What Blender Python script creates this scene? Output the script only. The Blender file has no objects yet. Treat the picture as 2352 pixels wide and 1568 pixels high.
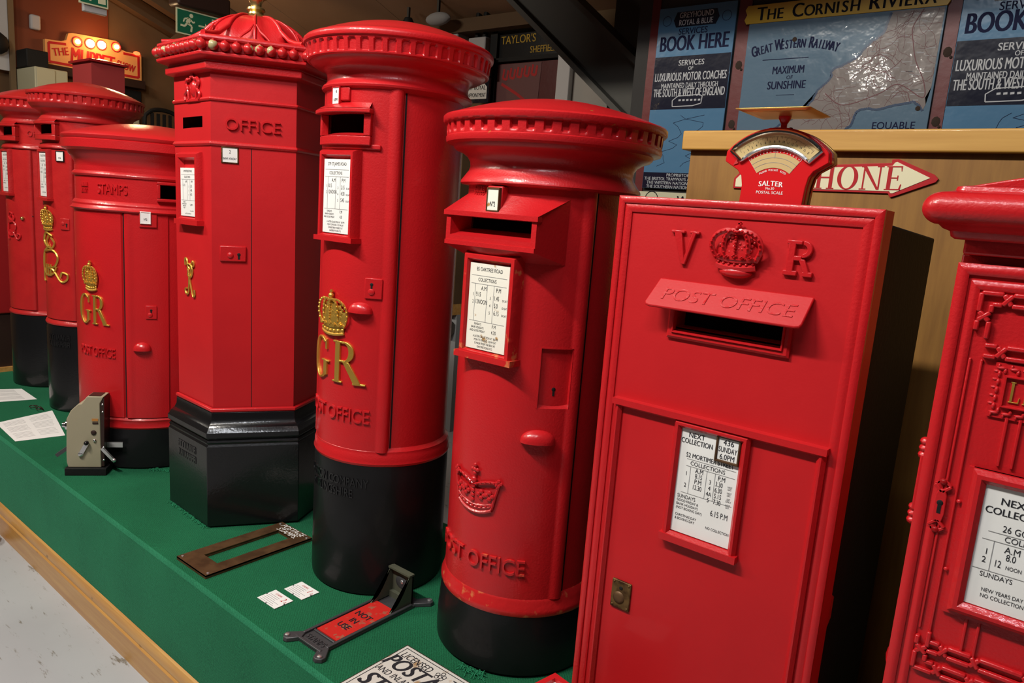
import bpy, bmesh, math, random
from math import sin, cos, pi, radians, sqrt, atan2
from mathutils import Vector, Matrix
rnd = random.Random(7)
S = bpy.context.scene
COL = S.collection

# ------------------------------------------------------------------ camera
FPX, ROLL, PIT, YAW, EYE = 1685.0, radians(4.35), radians(10.1), radians(52.0), 1.344
fh = Vector((-cos(YAW), sin(YAW), 0)); rh = Vector((sin(YAW), cos(YAW), 0)); up = Vector((0, 0, 1))
fw = cos(PIT)*fh - sin(PIT)*up; u0 = cos(PIT)*up + sin(PIT)*fh
rt = cos(ROLL)*rh + sin(ROLL)*u0; uc = cos(ROLL)*u0 - sin(ROLL)*rh
cam = bpy.data.cameras.new('camera'); camo = bpy.data.objects.new('camera', cam); COL.objects.link(camo)
camo.matrix_world = Matrix(((rt.x, uc.x, -fw.x, 0), (rt.y, uc.y, -fw.y, 0), (rt.z, uc.z, -fw.z, EYE), (0, 0, 0, 1)))
cam.sensor_width = 36; cam.lens = FPX/2352*36; cam.clip_start = .05
S.camera = camo

# ------------------------------------------------------------------ world, lights, exposure
w = bpy.data.worlds.new('world'); S.world = w; w.use_nodes = True
w.node_tree.nodes['Background'].inputs[0].default_value = (1.0, .88, .75, 1)
w.node_tree.nodes['Background'].inputs[1].default_value = .02
S.view_settings.view_transform = 'Standard'; S.view_settings.look = 'None'
S.view_settings.gamma = 1; S.view_settings.use_curve_mapping = False
S.view_settings.exposure = 0.0
def area(name, loc, to, sx, sy, power, col):
    l = bpy.data.lights.new(name, 'AREA'); l.shape = 'RECTANGLE'; l.size = sx; l.size_y = sy; l.energy = power; l.color = col
    o = bpy.data.objects.new(name, l); COL.objects.link(o); o.location = loc
    d = Vector(to)-Vector(loc); o.rotation_euler = d.to_track_quat('-Z', 'Y').to_euler(); return o
area('tube_light_key', (-2.05, -.6, 3.75), (-1.95, 1.5, .9), 1.25, .15, 138, (1, .94, .85))
area('tube_light_cool', (-.35, -.35, 3.5), (-.8, 1.5, .8), 1.3, .08, 34, (.92, .95, 1))
area('tube_light_far', (-4.9, -.6, 3.75), (-4.5, 1.6, .9), 1.4, .15, 88, (1, .90, .77))
area('spot_lamp', (-1.93, -.9, 2.88), (-.9, 3.3, 2.0), .16, .05, 2.5, (1, .95, .85))
def point(name, loc, power, col, r=.03):
    l = bpy.data.lights.new(name, 'POINT'); l.energy = power; l.color = col; l.shadow_soft_size = r
    o = bpy.data.objects.new(name, l); COL.objects.link(o); o.location = loc; return o
point('ceiling_lamp_amber', (-6.4, 2.9, 2.45), 13, (1, .66, .34), .1)
point('sign_lamp_glow', (-7.85, 3.3, 2.66), 5, (1, .42, .14), .06)

# ------------------------------------------------------------------ materials
M = {}
def mat(name, col, rough=.5, metal=0, coat=0, bump=None, var=None, emit=None, spec=.32, coat_rough=.05):
    m = bpy.data.materials.new(name); m.use_nodes = True; nt = m.node_tree; b = nt.nodes['Principled BSDF']
    b.inputs['Base Color'].default_value = (*col, 1); b.inputs['Roughness'].default_value = rough
    b.inputs['Metallic'].default_value = metal; b.inputs['Coat Weight'].default_value = coat
    b.inputs['Coat Roughness'].default_value = coat_rough; b.inputs['Coat IOR'].default_value = 1.4; b.inputs['Specular IOR Level'].default_value = spec
    if emit: b.inputs['Emission Color'].default_value = (*emit[0], 1); b.inputs['Emission Strength'].default_value = emit[1]
    tc = nt.nodes.new('ShaderNodeTexCoord')
    if bump:
        prev = None
        for sc, st, di in bump:
            n = nt.nodes.new('ShaderNodeTexNoise'); n.inputs['Scale'].default_value = sc; n.inputs['Detail'].default_value = 4
            nt.links.new(tc.outputs['Object'], n.inputs['Vector'])
            bp = nt.nodes.new('ShaderNodeBump'); bp.inputs['Strength'].default_value = st; bp.inputs['Distance'].default_value = di
            nt.links.new(n.outputs['Fac'], bp.inputs['Height'])
            if prev: nt.links.new(prev.outputs['Normal'], bp.inputs['Normal'])
            prev = bp
        nt.links.new(prev.outputs['Normal'], b.inputs['Normal'])
        if coat: nt.links.new(prev.outputs['Normal'], b.inputs['Coat Normal'])
    if var:
        sc, c2, lo, hi = var
        n = nt.nodes.new('ShaderNodeTexNoise'); n.inputs['Scale'].default_value = sc; n.inputs['Detail'].default_value = 6
        nt.links.new(tc.outputs['Object'], n.inputs['Vector'])
        r = nt.nodes.new('ShaderNodeMapRange'); r.inputs['From Min'].default_value = lo; r.inputs['From Max'].default_value = hi
        nt.links.new(n.outputs['Fac'], r.inputs['Value'])
        x = nt.nodes.new('ShaderNodeMix'); x.data_type = 'RGBA'; x.inputs['A'].default_value = (*col, 1); x.inputs['B'].default_value = (*c2, 1)
        nt.links.new(r.outputs['Result'], x.inputs['Factor']); nt.links.new(x.outputs['Result'], b.inputs['Base Color'])
    M[name] = m; return m
PB = [(9, .22, .006), (170, .55, .0012)]
mat('red_satin', (.54, .0095, .013), .5, 0, .14, [(9, .2, .006), (170, .16, .001)], (5, (.50, .008, .012), .35, .65))
mat('red', (.54, .0095, .013), .42, 0, .5, PB, (5, (.50, .009, .013), .35, .65))
mat('red_old', (.50, .016, .016), .42, 0, .5, [(14, .3, .010), (130, .35, .0015)], (7, (.44, .012, .014), .35, .65))
mat('red_worn', (.55, .014, .016), .36, 0, .5, [(30, .3, .006), (80, .3, .002)], (26, (.62, .16, .06), .60, .68))
mat('red_chip', (.55, .011, .015), .40, 0, .45, PB, (22, (.45, .12, .03), .69, .72))
mat('red_ball', (.5, .014, .016), .36, 0, .5, [(30, .2, .004)], (22, (.40, .34, .17), .55, .60))
mat('red_relief', (.53, .012, .016), .35, 0, .6, [(110, .4, .002)])
mat('black', (.006, .006, .0065), .4, 0, .14, [(8, .15, .005), (110, .25, .001)], (5, (.009, .009, .010), .4, .6), spec=.2)
mat('black_gloss', (.007, .007, .008), .3, 0, .6, [(120, .3, .0012)], spec=.3)
mat('black_matt', (.006, .006, .006), .7, 0, 0, [(60, .3, .004)])
mat('gold', (.72, .43, .08), .33, .75, 0, [(70, .3, .003)])
mat('white_enamel', (.86, .86, .84), .3, 0, .2, None, (6, (.81, .81, .78), .4, .65))
mat('cream_plate', (.86, .83, .73), .35, 0, .2, None, (35, (.45, .25, .08), .66, .72))
mat('ink', (.02, .02, .025), .6)
mat('rule', (.28, .28, .28), .6)
mat('paper', (.82, .82, .81), .7)
mat('print_grey', (.30, .30, .31), .8)
mat('ink_red', (.5, .03, .03), .7)
mat('bronze', (.13, .068, .030), .5, .4, 0, [(60, .25, .002)], (20, (.08, .04, .018), .4, .65))
mat('brass_dull', (.20, .12, .045), .5, .75, 0, [(60, .4, .003)], (30, (.07, .035, .015), .45, .6))
mat('brass', (.55, .38, .14), .3, .9)
mat('pewter', (.085, .085, .09), .45, .5, 0, [(90, .35, .003)])
mat('olive_metal', (.11, .115, .08), .5, .3, 0, [(50, .2, .002)])
mat('chrome', (.78, .78, .80), .12, 1)
mat('screw', (.7, .7, .7), .3, .9)
mat('beige_paint', (.35, .31, .21), .5, 0, .1, [(200, .15, .001)])
mat('dark_brown', (.03, .014, .010), .5, 0, .2)
mat('red_plate', (.55, .02, .015), .5, 0, .1, [(90, .2, .001)], (45, (.35, .10, .06), .58, .66))
mat('scale_red', (.60, .012, .016), .28, 0, .5)
mat('scale_cream', (.56, .43, .20), .4, 0, .2)
mat('scale_gold', (.62, .36, .10), .3, .6)
mat('arrow_cream', (.80, .74, .50), .35, 0, .3)
mat('sign_red', (.45, .015, .02), .4, 0, .3)
mat('enamel_blue', (.065, .155, .26), .22, 0, .6, [(5, .25, .02)])
mat('enamel_navy', (.008, .009, .02), .2, 0, .7, [(5, .25, .02)])
mat('map_blue', (.095, .15, .205), .16, 0, .7, [(6, .3, .02)])
mat('map_blue_dark', (.012, .035, .085), .3, 0, .4)
mat('map_land', (.20, .175, .165), .16, 0, .7, [(6, .3, .02)])
mat('rail_line', (.10, .022, .026), .5)
mat('enamel_yellow', (.46, .29, .03), .3, 0, .4)
mat('sign_ink', (.008, .008, .012), .7, spec=.1)
mat('sign_ink_blue', (.008, .010, .035), .7, spec=.1)
mat('sign_pale', (.36, .37, .38), .4)
mat('board_red', (.10, .010, .010), .4, 0, .3, [(20, .2, .005)])
mat('rust', (.03, .018, .012), .9, 0, 0, [(80, .5, .004)])
mat('steel_dark', (.045, .043, .036), .6, 0, 0, [(20, .1, .01)])
mat('grey_wall', (.28, .28, .28), .8)
mat('pale_board', (.42, .42, .43), .8)
mat('pale_post', (.72, .73, .74), .7)
mat('pale_screen', (.55, .54, .50), .8)
mat('wall_dark', (.03, .028, .026), .9)
mat('wall_brown', (.15, .085, .038), .85, 0, 0, None, (2, (.11, .06, .027), .4, .6))
mat('wall_warm', (.17, .11, .055), .85)
mat('ceiling_board', (.36, .215, .125), .9, 0, 0, None, (1.2, (.31, .18, .10), .4, .6))
mat('beam_brown', (.10, .06, .03), .8)
mat('mahogany', (.16, .038, .016), .5, 0, .1)
mat('exit_green', (.01, .10, .05), .4, emit=((.01, .10, .05), .12))
mat('exit_pale', (.55, .55, .36), .5, emit=((.5, .5, .3), .08))
mat('sign_amber', (.72, .36, .12), .6)
mat('bulb_white', (1, .8, .5), .4, emit=((1, .72, .36), 22))
mat('bulb_red', (.8, .05, .02), .3, emit=((1, .08, .02), 5))
mat('bulb_glow', (1, .5, .3), .3, emit=((1, .55, .3), 9))
mat('cream_metal', (.46, .44, .30), .5)
mat('orange_brown', (.45, .2, .05), .5)
mat('kiosk_red', (.30, .012, .014), .4, 0, .4)
mat('lantern_red', (.33, .035, .035), .6)
mat('poster_maroon', (.16, .06, .06), .5)
mat('pipe', (.16, .15, .14), .4, .6)
mat('yellow_plastic', (.65, .32, .02), .4, 0, .2)
mat('green_thread', (.016, .20, .09), .9)

def wood(name, c1, c2, scale, axis=0, coat=.3, rough=.4, knots=False, grain=(1, 1, 1)):
    m = bpy.data.materials.new(name); m.use_nodes = True; nt = m.node_tree; b = nt.nodes['Principled BSDF']
    tc = nt.nodes.new('ShaderNodeTexCoord'); mp = nt.nodes.new('ShaderNodeMapping'); mp.inputs['Scale'].default_value = grain
    nt.links.new(tc.outputs['Object'], mp.inputs['Vector'])
    n = nt.nodes.new('ShaderNodeTexNoise'); n.inputs['Scale'].default_value = scale; n.inputs['Detail'].default_value = 7; n.inputs['Roughness'].default_value = .62
    nt.links.new(mp.outputs['Vector'], n.inputs['Vector'])
    r = nt.nodes.new('ShaderNodeValToRGB'); r.color_ramp.elements[0].position = .32; r.color_ramp.elements[1].position = .68
    r.color_ramp.elements[0].color = (*c1, 1); r.color_ramp.elements[1].color = (*c2, 1)
    nt.links.new(n.outputs['Fac'], r.inputs['Fac'])
    out = r.outputs['Color']
    if knots:
        v = nt.nodes.new('ShaderNodeTexVoronoi'); v.inputs['Scale'].default_value = knots
        mp2 = nt.nodes.new('ShaderNodeMapping'); mp2.inputs['Scale'].default_value = (1, 2.0, 2.0)
        nt.links.new(tc.outputs['Object'], mp2.inputs['Vector']); nt.links.new(mp2.outputs['Vector'], v.inputs['Vector'])
        mr = nt.nodes.new('ShaderNodeMapRange'); mr.inputs['From Min'].default_value = .03; mr.inputs['From Max'].default_value = .09
        nt.links.new(v.outputs['Distance'], mr.inputs['Value'])
        x = nt.nodes.new('ShaderNodeMix'); x.data_type = 'RGBA'; x.inputs['A'].default_value = (.12, .05, .015, 1)
        nt.links.new(mr.outputs['Result'], x.inputs['Factor']); nt.links.new(out, x.inputs['B']); out = x.outputs['Result']
    nt.links.new(out, b.inputs['Base Color']); b.inputs['Roughness'].default_value = rough; b.inputs['Coat Weight'].default_value = coat
    M[name] = m
wood('pine', (.48, .22, .055), (.62, .34, .10), 3, knots=4.5, grain=(.6, 12, 12))
wood('pine_pale', (.50, .25, .045), (.62, .34, .075), 3, knots=3.5, grain=(.6, 12, 12), coat=.15, rough=.5)
wood('plywood', (.22, .095, .014), (.33, .155, .026), 3, grain=(8, 8, .7), coat=.08, rough=.6)

def carpet(nm, c1, c2):
    m = bpy.data.materials.new(nm); m.use_nodes = True; nt = m.node_tree; b = nt.nodes['Principled BSDF']
    tc = nt.nodes.new('ShaderNodeTexCoord')
    n = nt.nodes.new('ShaderNodeTexNoise'); n.inputs['Scale'].default_value = 260; n.inputs['Detail'].default_value = 3
    n2 = nt.nodes.new('ShaderNodeTexNoise'); n2.inputs['Scale'].default_value = 3; n2.inputs['Detail'].default_value = 5
    w_ = nt.nodes.new('ShaderNodeTexWave'); w_.inputs['Scale'].default_value = 60; w_.inputs['Distortion'].default_value = 3; w_.bands_direction = 'DIAGONAL'
    for q in (n, n2, w_): nt.links.new(tc.outputs['Object'], q.inputs['Vector'])
    r = nt.nodes.new('ShaderNodeValToRGB'); r.color_ramp.elements[0].color = c1; r.color_ramp.elements[1].color = c2
    r.color_ramp.elements[0].position = .3; r.color_ramp.elements[1].position = .72
    a = nt.nodes.new('ShaderNodeMath'); a.operation = 'MULTIPLY_ADD'; a.inputs[1].default_value = .35; nt.links.new(n2.outputs['Fac'], a.inputs[0])
    a2 = nt.nodes.new('ShaderNodeMath'); a2.operation = 'MULTIPLY_ADD'; a2.inputs[1].default_value = .6; nt.links.new(n.outputs['Fac'], a2.inputs[0])
    a3 = nt.nodes.new('ShaderNodeMath'); a3.operation = 'MULTIPLY'; a3.inputs[1].default_value = .12; nt.links.new(w_.outputs['Fac'], a3.inputs[0])
    nt.links.new(a3.outputs[0], a2.inputs[2]); nt.links.new(a2.outputs[0], a.inputs[2])
    sb = nt.nodes.new('ShaderNodeMath'); sb.operation = 'SUBTRACT'; sb.inputs[1].default_value = .03
    nt.links.new(a.outputs[0], sb.inputs[0]); nt.links.new(sb.outputs[0], r.inputs['Fac']); nt.links.new(r.outputs['Color'], b.inputs['Base Color'])
    b.inputs['Roughness'].default_value = .95; b.inputs['Specular IOR Level'].default_value = .1
    b.inputs['Sheen Weight'].default_value = .25; b.inputs['Sheen Tint'].default_value = (.2, .8, .5, 1)
    bp = nt.nodes.new('ShaderNodeBump'); bp.inputs['Strength'].default_value = .6; bp.inputs['Distance'].default_value = .004
    nt.links.new(a2.outputs[0], bp.inputs['Height']); nt.links.new(bp.outputs['Normal'], b.inputs['Normal'])
    M[nm] = m
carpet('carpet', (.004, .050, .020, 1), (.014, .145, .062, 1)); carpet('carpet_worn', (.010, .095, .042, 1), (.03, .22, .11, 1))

def floor_mat():
    m = mat('floor_grey', (.44, .455, .475), .5, 0, .1, [(40, .1, .003)], (1.6, (.39, .40, .42), .35, .65)); nt = m.node_tree
    b = nt.nodes['Principled BSDF']; src = b.inputs['Base Color'].links[0].from_socket
    tc = [n for n in nt.nodes if n.type == 'TEX_COORD'][0]
    mp = nt.nodes.new('ShaderNodeMapping'); mp.inputs['Scale'].default_value = (3, 14, 1); mp.inputs['Rotation'].default_value = (0, 0, .5)
    n = nt.nodes.new('ShaderNodeTexNoise'); n.inputs['Scale'].default_value = 2.2; n.inputs['Detail'].default_value = 9; n.inputs['Roughness'].default_value = .75
    nt.links.new(tc.outputs['Object'], mp.inputs['Vector']); nt.links.new(mp.outputs['Vector'], n.inputs['Vector'])
    r = nt.nodes.new('ShaderNodeMapRange'); r.inputs['From Min'].default_value = .585; r.inputs['From Max'].default_value = .66
    nt.links.new(n.outputs['Fac'], r.inputs['Value'])
    x = nt.nodes.new('ShaderNodeMix'); x.data_type = 'RGBA'; x.inputs['B'].default_value = (.17, .15, .12, 1)
    nt.links.new(src, x.inputs['A']); nt.links.new(r.outputs['Result'], x.inputs['Factor']); nt.links.new(x.outputs['Result'], b.inputs['Base Color'])
floor_mat()

# ------------------------------------------------------------------ geometry helpers
def planar(o, ux=(1, 0, 0), uz=(0, 0, 1), un=(0, -1, 0)):
    o, ux, uz, un = map(Vector, (o, ux, uz, un))
    return lambda u, w, n: o+ux*u+uz*w+un*n
def cyl(R, phi, z0):
    p = radians(phi)
    return lambda u, w, n: Vector(((R+n)*sin(p+u/R), -(R+n)*cos(p+u/R), z0+w))
IDENT = lambda x, y, z: Vector((x, y, z))
TXT = {}
def text_geo(s, bold, shear, ext):
    k = (s, bold, shear, ext)
    if k not in TXT:
        cu = bpy.data.curves.new('t', 'FONT'); cu.body = s; cu.size = 1; cu.extrude = .5 if ext else 0; cu.offset = 0; cu.shear = shear
        cu.align_x = 'CENTER'; cu.resolution_u = 4; cu.space_line = .85
        ob = bpy.data.objects.new('t', cu); me = bpy.data.meshes.new_from_object(ob)
        TXT[k] = ([v.co.copy() for v in me.vertices], [tuple(p.vertices) for p in me.polygons])
        bpy.data.objects.remove(ob); bpy.data.curves.remove(cu); bpy.data.meshes.remove(me)
    return TXT[k]
class G:
    def __init__(s): s.v = []; s.f = []
    def add(s, vs, fs):
        b = len(s.v); s.v += [Vector(v) for v in vs]; s.f += [tuple(i+b for i in f) for f in fs]; return s
    def box(s, f, u0, u1, w0, w1, n0, n1, nu=1):
        vs = []; fs = []
        for i in range(nu+1):
            u = u0+(u1-u0)*i/nu
            vs += [f(u, w0, n0), f(u, w0, n1), f(u, w1, n1), f(u, w1, n0)]
        for i in range(nu):
            a = 4*i; b = a+4
            for k in range(4): fs.append((a+k, b+k, b+(k+1) % 4, a+(k+1) % 4))
        fs += [(3, 2, 1, 0), tuple(4*nu+k for k in range(4))]
        return s.add(vs, fs)
    def poly(s, f, pts, n0, n1, scale=None):
        """extruded 2-D polygon; scale shrinks the front face for a chamfer"""
        m = len(pts); q = pts
        if scale:
            cx = sum(p[0] for p in pts)/m; cy = sum(p[1] for p in pts)/m
            q = [(cx+(p[0]-cx)*scale, cy+(p[1]-cy)*scale) for p in pts]
        vs = [f(*p, n0) for p in pts]+[f(*p, n1) for p in q]
        fs = [tuple(range(m-1, -1, -1)), tuple(range(m, 2*m))]+[(i, (i+1) % m, m+(i+1) % m, m+i) for i in range(m)]
        return s.add(vs, fs)
    def bar(s, f, a, b, wd, n0, n1, cuts=1):
        dx, dy = b[0]-a[0], b[1]-a[1]; l = sqrt(dx*dx+dy*dy) or 1; px, py = -dy/l*wd/2, dx/l*wd/2
        return s.poly(f, [(a[0]+px, a[1]+py), (a[0]-px, a[1]-py), (b[0]-px, b[1]-py), (b[0]+px, b[1]+py)], n0, n1)
    def path(s, f, pts, wd, n0, n1):
        for i, (a, b) in enumerate(zip(pts, pts[1:])): s.bar(f, a, b, wd, n0, n1+(i % 7)*3e-5)
        return s
    def tube(s, f, pts, r, seg=6, closed=False):
        P = [f(*p) for p in pts]; n = len(P); vs = []; fs = []; nrm = None
        for i in range(n):
            a = P[(i-1) % n] if (closed or i) else P[i]; b = P[(i+1) % n] if (closed or i < n-1) else P[i]
            t = (b-a).normalized()
            if nrm is None: nrm = t.orthogonal().normalized()
            nrm = (nrm-t*nrm.dot(t)).normalized(); bn = t.cross(nrm)
            rr = r[i] if isinstance(r, (list, tuple)) else r
            vs += [P[i]+(nrm*cos(2*pi*k/seg)+bn*sin(2*pi*k/seg))*rr for k in range(seg)]
        for i in range(n if closed else n-1):
            a = i*seg; b = ((i+1) % n)*seg
            fs += [(a+k, a+(k+1) % seg, b+(k+1) % seg, b+k) for k in range(seg)]
        if not closed: fs += [tuple(range(seg-1, -1, -1)), tuple(range((n-1)*seg, n*seg))]
        return s.add(vs, fs)
    def ball(s, f, u, w, n, r, rn=None, rw=None, su=10, sv=6):
        rn = rn or r; rw = rw or r; vs = [f(u, w, n+rn)]; fs = []
        for j in range(1, sv):
            t = pi*j/sv
            for i in range(su):
                p = 2*pi*i/su; vs.append(f(u+r*sin(t)*cos(p), w+rw*sin(t)*sin(p), n+rn*cos(t)))
        vs.append(f(u, w, n-rn)); L = len(vs)-1
        for i in range(su):
            fs.append((0, 1+i, 1+(i+1) % su)); fs.append((L, L-su+(i+1) % su, L-su+i))
            for j in range(sv-2):
                a = 1+j*su; fs.append((a+i, a+su+i, a+su+(i+1) % su, a+(i+1) % su))
        return s.add(vs, fs)
    def text(s, f, t, u, w, size, n0, n1=None, sx=1, bold=0, shear=0, align='c', fit=None):
        vs, fs = text_geo(t, 0, shear, n1 is not None)
        if not vs: return s
        lo, hi = min(v.x for v in vs), max(v.x for v in vs)
        if fit: sx = fit/((hi-lo)*size)
        off = -(lo+hi)/2 if align == 'c' else (-lo if align == 'l' else -hi)
        reps = [(0, 0)] if bold < .006 or n1 is not None else [(-1, 0), (1, 1)] if bold < .02 else [(-1, 0), (0, 1), (1, 2)]
        for k, q in reps:
            out = []
            for v in vs:
                n = n0+q*2e-5 if n1 is None else n0+(n1-n0)*(v.z+.5)+q*2e-5
                out.append(f(u+(v.x+off)*size*sx+k*bold*size*.9, w+v.y*size, n))
            s.add(out, fs)
        return s
    def grid(s, fn, nu, nw, closed=False):
        vs = [fn(i, j) for i in range(nu if closed else nu+1) for j in range(nw+1)]; fs = []; m = nw+1
        for i in range(nu):
            i2 = (i+1) % nu if closed else i+1
            for j in range(nw): fs.append((i*m+j, i2*m+j, i2*m+j+1, i*m+j+1))
        return s.add(vs, fs)
    def lathe(s, prof, seg=96, f=IDENT, a0=0, ax=1, ay=1):
        return s.grid(lambda i, j: f(prof[j][0]*sin(a0+2*pi*i/seg)*ax, -prof[j][0]*cos(a0+2*pi*i/seg)*ay, prof[j][1]), seg, len(prof)-1, True)
    def frame(s, f, u0, u1, w0, w1, wd, n0, n1, ch=.3, nu=4):
        """picture frame with chamfered inner and outer edge, inside the given outer rectangle"""
        prof = [(0, n0), (0, n0+(n1-n0)*(1-ch)), (wd*ch, n1), (wd*(1-ch), n1), (wd, n0+(n1-n0)*(1-ch)), (wd, n0)]
        cor = [(u0, w0, 1, 1), (u1, w0, -1, 1), (u1, w1, -1, -1), (u0, w1, 1, -1)]
        for c in range(4):
            a = cor[c]; b = cor[(c+1) % 4]; vs = []; fs = []; k = nu if c % 2 == 0 else 1; m = len(prof)
            for i in range(k+1):
                t = i/k
                for d, n in prof:
                    pa = (a[0]+a[2]*d, a[1]+a[3]*d); pb = (b[0]+b[2]*d, b[1]+b[3]*d)
                    vs.append(f(pa[0]+(pb[0]-pa[0])*t, pa[1]+(pb[1]-pa[1])*t, n))
            for i in range(k):
                for j in range(m-1): fs.append((i*m+j, (i+1)*m+j, (i+1)*m+j+1, i*m+j+1))
            s.add(vs, fs)
        return s
    def obj(s, name, m, parent=None, smooth=35, bevel=0, seg=2, label=None):
        me = bpy.data.meshes.new(name); me.from_pydata([tuple(v) for v in s.v], [], s.f); me.validate(); me.update()
        me.materials.append(M[m])
        bm = bmesh.new(); bm.from_mesh(me); bmesh.ops.recalc_face_normals(bm, faces=bm.faces); bm.to_mesh(me); bm.free()
        if smooth:
            me.polygons.foreach_set('use_smooth', [True]*len(me.polygons)); me.set_sharp_from_angle(angle=radians(smooth))
        o = bpy.data.objects.new(name, me); COL.objects.link(o)
        if parent: o.parent = parent
        if bevel:
            b = o.modifiers.new('bevel', 'BEVEL'); b.width = bevel; b.segments = seg; b.limit_method = 'ANGLE'; b.angle_limit = radians(50); b.harden_normals = False
        if label: o['label'] = label
        return o
def thing(name, label, cat, loc=(0, 0, 0), group=None, rz=0):
    o = bpy.data.objects.new(name, None); COL.objects.link(o); o.location = loc; o.rotation_euler = (0, 0, rz); o.empty_display_size = .1
    o['label'] = label; o['category'] = cat
    if group: o['group'] = group
    return o
def tag(o, label, cat, group=None):
    o['label'] = label; o['category'] = cat
    if group: o['group'] = group
    return o
def struct(o): o['kind'] = 'structure'; return o
def xbox(g, x0, x1, y0, y1, z0, z1): return g.box(IDENT, x0, x1, y0, y1, z0, z1)
def smoothpath(pts, k=6):
    out = []; n = len(pts)
    for i in range(n-1):
        p0 = Vector(pts[max(i-1, 0)]); p1 = Vector(pts[i]); p2 = Vector(pts[i+1]); p3 = Vector(pts[min(i+2, n-1)])
        for j in range(k):
            t = j/k
            out.append(tuple(.5*((2*p1)+(p2-p0)*t+(2*p0-5*p1+4*p2-p3)*t*t+(3*p1-p0-3*p2+p3)*t**3)))
    out.append(tuple(pts[-1])); return out

# serif letters as convex pieces, unit cap height; returns (pieces, advance)
def arcq(cx, cy, a, b, ta, tb, d0, d1, n=18):
    if d1-d0 > 350: return arcq(cx, cy, a, b, ta, tb, d0, (d0+d1)/2, n//2)+arcq(cx, cy, a, b, ta, tb, (d0+d1)/2, d1, n//2)
    A = [radians(d0+(d1-d0)*i/n) for i in range(n+1)]
    return [[(cx+a*cos(p), cy+b*sin(p)) for p in A]+[(cx+(a-ta)*cos(p), cy+(b-tb)*sin(p)) for p in reversed(A)]]
def rect(x0, x1, y0, y1): return [(x0, y0), (x1, y0), (x1, y1), (x0, y1)]
def stem(x, wd=.15, s=.08, h=.045): return [rect(x, x+wd, 0, 1), rect(x-s, x+wd+s, 0, h), rect(x-s, x+wd+s, 1-h, 1)]
def serif(ch):
    if ch == 'H': return stem(.1)+stem(.6)+[rect(.2, .65, .47, .53)], .88
    if ch == 'O': return arcq(.42, .5, .42, .52, .16, .05, 0, 360, 36), .86
    if ch == 'G': return arcq(.44, .5, .44, .52, .16, .05, 52, 318, 26)+[rect(.62, .77, .1, .46), rect(.52, .86, .42, .465), [(.70, .72), (.76, .72), (.76, .98), (.70, .90)]], .9
    if ch == 'P': return stem(.1)+arcq(.36, .74, .30, .26, .15, .05, -90, 90)+[rect(.2, .36, .95, 1), rect(.2, .36, .48, .53)], .7
    if ch == 'R': return stem(.1)+arcq(.38, .75, .28, .25, .15, .05, -90, 90)+[rect(.2, .38, .95, 1), rect(.2, .38, .50, .55), [(.34, .52), (.52, .52), (.86, .03), (.66, .03)], rect(.64, .98, 0, .045)], .95
    if ch == 'N': return [rect(.12, .18, 0, 1), rect(.74, .80, 0, 1), [(.06, 1), (.22, 1), (.80, 0), (.70, 0)], rect(.02, .28, 0, .045), rect(.64, .90, .955, 1), rect(.02, .2, .955, 1)], .92
    if ch == 'E': return stem(.1, s=.07)+[rect(.2, .64, 0, .05), rect(.2, .62, .95, 1), rect(.2, .50, .48, .53), [(.57, .05), (.64, .05), (.66, .24), (.62, .24)], [(.57, .95), (.62, .95), (.62, .78), (.60, .78)], rect(.47, .51, .40, .61)], .72
    if ch == 'L': return stem(.1, s=.07)+[rect(.2, .62, 0, .05), [(.55, .05), (.62, .05), (.64, .28), (.60, .28)]], .68
    if ch == 'T': return stem(.3)+[rect(.02, .73, .95, 1), [(.02, .95), (.09, .95), (.04, .74), (.0, .74)], [(.66, .95), (.73, .95), (.75, .74), (.71, .74)]], .76
    if ch == 'S': return arcq(.3, .745, .26, .255, .10, .07, 30, 270, 16)+arcq(.3, .25, .28, .255, .10, .07, -150, 90, 16), .62
    return [], .4
def serif_text(g, f, s, u, w, size, n0, n1, sx=1, gap=.06, chamfer=None, align='c'):
    adv = [serif(c)[1]+gap for c in s]; tot = sum(adv)*size*sx; x = u-(tot/2 if align == 'c' else 0)
    for c, a in zip(s, adv):
        for i, q in enumerate(serif(c)[0]): g.poly(f, [(x+p[0]*size*sx, w+p[1]*size) for p in q], n0-i*3e-5, n1+i*3e-5, chamfer)
        x += a*size*sx
    return g

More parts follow.
